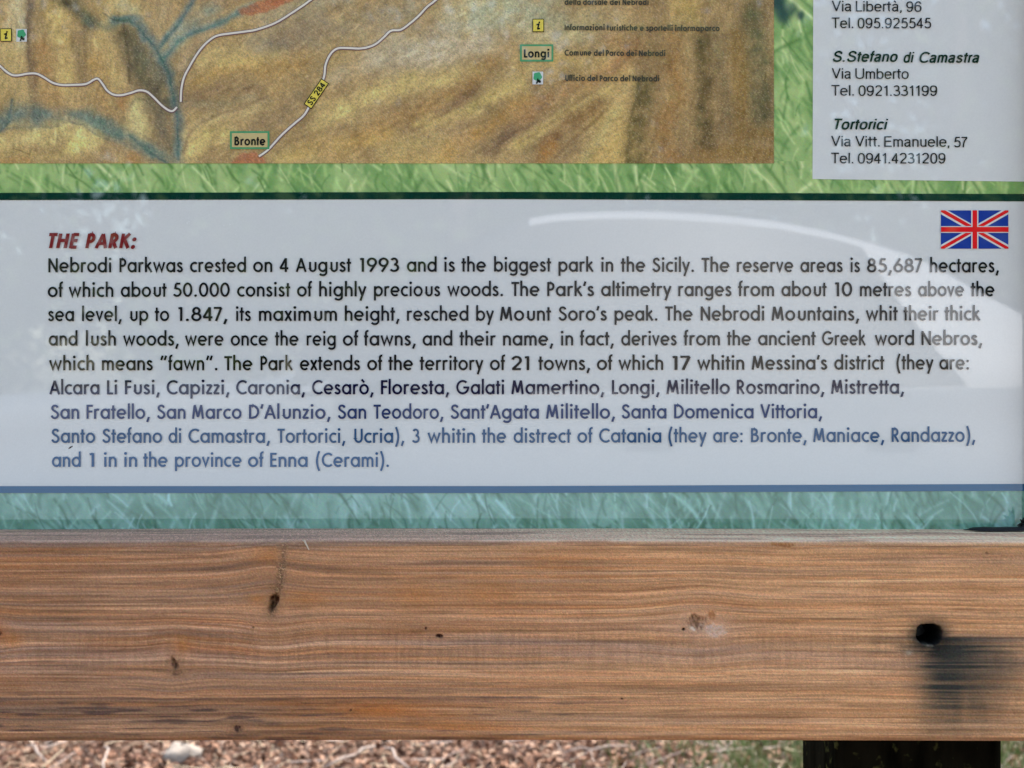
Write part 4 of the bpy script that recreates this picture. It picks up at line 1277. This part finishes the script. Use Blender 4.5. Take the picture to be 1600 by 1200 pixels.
#      x     sill  wsill  zmid wmid  zbelt wbelt zroofE wroofE zc
ST = [(-2.42, .34, .50, .52, .62, .66, .60, .70, .40, .71),
      (-2.33, .20, .66, .48, .76, .72, .72, .765, .55, .78),
      (-1.85, .17, .74, .48, .83, .80, .79, .86, .62, .885),
      (-1.20, .17, .76, .48, .84, .86, .80, .91, .66, .93),
      (-0.70, .17, .77, .48, .84, .875, .80, .955, .68, .975),
      (-0.35, .17, .77, .48, .845, .885, .81, 1.24, .62, 1.27),
      (0.00, .17, .77, .48, .845, .888, .815, 1.445, .57, 1.475),
      (0.35, .17, .77, .48, .845, .89, .815, 1.485, .56, 1.52),
      (0.75, .17, .77, .48, .845, .895, .81, 1.465, .56, 1.505),
      (1.05, .17, .77, .48, .84, .90, .805, 1.415, .56, 1.46),
      (1.35, .17, .76, .48, .84, .905, .80, 1.32, .57, 1.375),
      (1.58, .18, .74, .50, .83, .91, .78, 1.19, .60, 1.24),
      (1.95, .20, .72, .50, .81, .905, .76, 1.01, .64, 1.04),
      (2.25, .22, .70, .50, .79, .89, .73, .94, .62, .955),
      (2.40, .34, .60, .56, .70, .80, .62, .85, .5, .86)]
def car_section(s):
    x, zs, ws_, zm, wm, zb, wb, zr, wr, zc = s
    half = [(0, zs), (ws_*.6, zs), (wm*1.05, zs+.03), (wm*1.07, zs+.14), (wm*1.03, zm-.06), (wm*.975, zm+.10), (wm*.945, zb-.16), (wb*.965, zb-.06), (wb, zb), (wb*.66+wr*.34, zb*.66+zr*.34), (wb*.32+wr*.68, zb*.32+zr*.68), (wr*1.02, zr-.02), (wr*.9, zr*.5+zc*.5), (wr*.5, zc-.005), (0, zc)]
    return half
def car_sections(n=60):
    arr = np.array(ST)
    xs = arr[:, 0]
    out_ = []
    par = np.linspace(0, len(ST)-1, n)
    cm = catmull([tuple(a) for a in arr], 6)
    return [np.array(c) for c in cm]
secs = car_sections()
for c_ in secs:
    c_[9] = c_[7]+(c_[9]-c_[7])*0.5
hs = [car_section(s) for s in secs]
nh = len(hs[0])
V, F = [], []
for s, h in zip(secs, hs):
    V += [(s[0], w_, z_) for w_, z_ in h]+[(s[0], -w_, z_) for w_, z_ in h[-2:0:-1]]
m_ = 2*nh-2
for i in range(len(secs)-1):
    for j in range(m_):
        F.append((i*m_+j, i*m_+(j+1) % m_, (i+1)*m_+(j+1) % m_, (i+1)*m_+j))
mb = MB(); mb.add(V, F); mb.add(V[:m_], [tuple(range(m_))]); mb.add(V[-m_:], [tuple(range(m_-1, -1, -1))])
for q_, fc in enumerate(mb.f):
    c3 = np.mean([mb.v[i_] for i_ in fc], 0)
    if c3[2] > 0.905 and c3[0] > -0.7:
        mb.m[q_] = 1 if c3[0] > 0.08 else 2
body = mb.build('body', [m_paint, m_paint_w, m_trim], car, True)
def side_pt(x, t_, sgn, o=0.006):
    """point on the cabin side between belt (0) and roof edge (1)"""
    xs = [s[0] for s in secs]
    i = min(max(int(np.searchsorted(xs, x)), 1), len(xs)-1)
    k = (x-xs[i-1])/(xs[i]-xs[i-1])
    s = secs[i-1]*(1-k)+secs[i]*k
    wb, zb, wr, zr = s[6], s[5], s[8], s[7]
    y = wb*(1-t_)+wr*1.02*t_
    z = zb*(1-t_)+(zr-.02)*t_
    return (x, sgn*(y+o), z+o*.5)
def side_window(poly_top, poly_bot, sgn, name):
    mb = MB()
    nseg = 20
    v, f = [], []
    for i in range(nseg+1):
        k = i/nseg
        xt = poly_top[0]+(poly_top[1]-poly_top[0])*k
        xb = poly_bot[0]+(poly_bot[1]-poly_bot[0])*k
        for j in range(6):
            tt = j/5
            x = xb+(xt-xb)*tt
            v.append(side_pt(x, 0.02+0.965*tt, sgn))
    for i in range(nseg):
        for j in range(5):
            q = (i*6+j, (i+1)*6+j, (i+1)*6+j+1, i*6+j+1)
            f.append(q if sgn < 0 else q[::-1])
    mb.add(v, f)
    return mb.build(name, m_cglass, car, True)
for sgn in (1, -1):
    side_window((-0.05, 0.529), (-0.70, 0.529), sgn, 'side_window')
    side_window((0.531, 1.14), (0.531, 1.41), sgn, 'side_window')
def cross_patch(x0, x1, name, wfac=.9, o=.008):
    v, f = [], []
    for i in range(9):
        x = x0+(x1-x0)*i/8
        xs = [s[0] for s in secs]
        k_ = min(max(int(np.searchsorted(xs, x)), 1), len(xs)-1)
        kk = (x-xs[k_-1])/(xs[k_]-xs[k_-1])
        s = secs[k_-1]*(1-kk)+secs[k_]*kk
        for j in range(9):
            t_ = -1+2*j/8
            z = s[9]-(s[9]-s[7])*abs(t_)**2.2*0.8
            v.append((x, t_*s[8]*wfac, z+o))
    for i in range(8):
        for j in range(8):
            f.append((i*9+j, (i+1)*9+j, (i+1)*9+j+1, i*9+j+1))
    mb = MB(); mb.add(v, f)
    mb.build(name, m_cglass, car, True)
cross_patch(-0.68, -0.04, 'windscreen', .98)
cross_patch(1.32, 1.74, 'rear_window')
def ring(cx, cy, cz, r0, r1, w, mats, name, parent, n=28):
    mb = MB()
    v, f = [], []
    for k in range(n):
        a = 2*math.pi*k/n
        for rr, yy in ((r0, -w/2), (r1*.97, -w/2), (r1, -w*.35), (r1, w*.35), (r1*.97, w/2), (r0, w/2)):
            v.append((cx+rr*math.cos(a), cy+yy, cz+rr*math.sin(a)))
    for k in range(n):
        for j in range(6):
            f.append((k*6+j, ((k+1) % n)*6+j, ((k+1) % n)*6+(j+1) % 6, k*6+(j+1) % 6))
    mb.add(v, f)
    return mb.build(name, mats, parent, True)
for wx_ in (-1.88, 1.88):
    for sg in (1, -1):
        w_e = ring(wx_, sg*.77, .27, .18, .27, .19, m_tyre, 'wheel', car)
        mb = MB()
        mb.tube([(wx_, sg*.80, .27), (wx_, sg*.86, .27)], .06, 16)
        for k in range(5):
            a = 2*math.pi*k/5
            mb.tube([(wx_, sg*.855, .27), (wx_+.17*math.cos(a), sg*.845, .27+.17*math.sin(a))], [.03, .022], 6)
        mb.tube([(wx_, sg*.70, .27), (wx_, sg*.72, .27)], .18, 24)
        mb.build('rim', m_rim, w_e, False)
        fl = ring(wx_, sg*.838, .27, .275, .30, .03, m_trim, 'wheel_arch', car)
for sg in (1, -1):
    mb = MB(); mb.bevbox(-2.36, -2.14, sg*.64-.08, sg*.64+.08, .60, .74, .04); mb.build('headlight', m_lamp_w, car)
    mb = MB(); mb.bevbox(2.24, 2.36, sg*.66-.06, sg*.66+.06, .72, .92, .03); mb.build('tail_light', m_lamp_r, car)
    mb = MB(); mb.bevbox(-.50, -.32, sg*.90-.07, sg*.90+.07, .93, 1.05, .03); mb.build('door_mirror', m_trim, car)
    for hx in (.36, 1.12):
        mb = MB(); mb.bevbox(hx, hx+.16, sg*.848-.012, sg*.848+.012, .79, .82, .008); mb.build('door_handle', m_paint, car)

# ------------------------------------------------------------------ wood behind the viewer (mirrored in the pane, shades the place)
m_bark = noise_over(mat('grey_bark', (0.12, 0.10, 0.08), .9, .1), 12, .4, (1, 1, .3), bump=.5, dist=.02)
m_fol = mat_attr('tree_leaf', .6, .3)
def make_tree(seed, H):
    r = np.random.default_rng(seed)
    t_ = thing('beech_tree', 'tall leafy beech standing behind the viewer, seen only as a dark reflection', 'tree', group='trees mirrored in the glossy face of the board')
    mb = MB()
    trunk = [(0, 0, -.05), (.05, .03, H*.25), (-.04, .08, H*.5), (.06, .02, H*.75), (0, 0, H*.95)]
    mb.tube(trunk, [.20, .16, .12, .07, .02], 10)
    cl = []
    for k in range(26):
        z = H*r.uniform(.08, .9)
        a = r.uniform(0, 2*math.pi)
        ln_ = (1-abs(z/H-.45))*H*.30*r.uniform(.6, 1.1)
        e_ = (ln_*math.cos(a), ln_*math.sin(a), z+ln_*.45)
        mb.tube([(0.02, 0.02, z), (e_[0]*.5, e_[1]*.5, z+ln_*.15), e_], [.045, .03, .01], 6)
        cl.append(e_); cl.append((e_[0]*.6, e_[1]*.6, z+ln_*.25))
    cl.append((0, 0, H*.95))
    mb.build('trunk', m_bark, t_, True)
    n_ = 7000
    ci = r.integers(0, len(cl), n_)
    ctr = np.array(cl)[ci]+r.normal(0, 1, (n_, 3))*np.array((.55, .55, .38))*H/9
    nrm = r.normal(0, 1, (n_, 3)); nrm /= np.linalg.norm(nrm, axis=1)[:, None]
    tt = np.cross(nrm, r.normal(0, 1, (n_, 3))); tt /= np.linalg.norm(tt, axis=1)[:, None]
    bt = np.cross(nrm, tt)
    sz = r.uniform(.06, .13, n_)[:, None]
    V = np.stack([ctr-tt*sz, ctr+bt*sz*.6, ctr+tt*sz, ctr-bt*sz*.6], 1)
    col = np.array((.05, .085, .022))*r.uniform(.6, 1.5, (n_, 1))
    mesh_np('crown', V.reshape(-1, 3), np.arange(n_*4).reshape(-1, 4), m_fol, t_, np.repeat(col, 4, 0))
    return t_
protos = [make_tree(201, 9.0), make_tree(202, 7.5)]
spots = [(-7.5, -15.5, 0), (-3.9, -16.5, 1), (-0.6, -15.2, 0), (2.3, -16.5, 1), (5.6, -15.4, 0), (9.0, -16.5, 1), (-11.5, -16.5, 1), (-5.6, -20, 0), (-2.0, -20.5, 1), (1.0, -20, 0), (4.2, -20.5, 1), (7.6, -20, 0), (12.5, -15, 0), (-9.6, -21, 1), (11.0, -21, 1), (-8.2, -18.4, 1), (-5.2, -23.5, 0), (-3.0, -18.6, 0), (0.2, -23.8, 1)]
for i, (x_, y_, k) in enumerate(spots):
    o = protos[k] if i < 2 and k == i else None
    if o is None:
        o = protos[k].copy(); scene.collection.objects.link(o)
        for ch in protos[k].children:
            c_ = ch.copy(); scene.collection.objects.link(c_); c_.parent = o
    o.location = (x_, y_, 0)
    o.rotation_euler = (0, 0, i*1.3)
    o.scale = (1, 1, 1+0.06*((i*7) % 5-2))
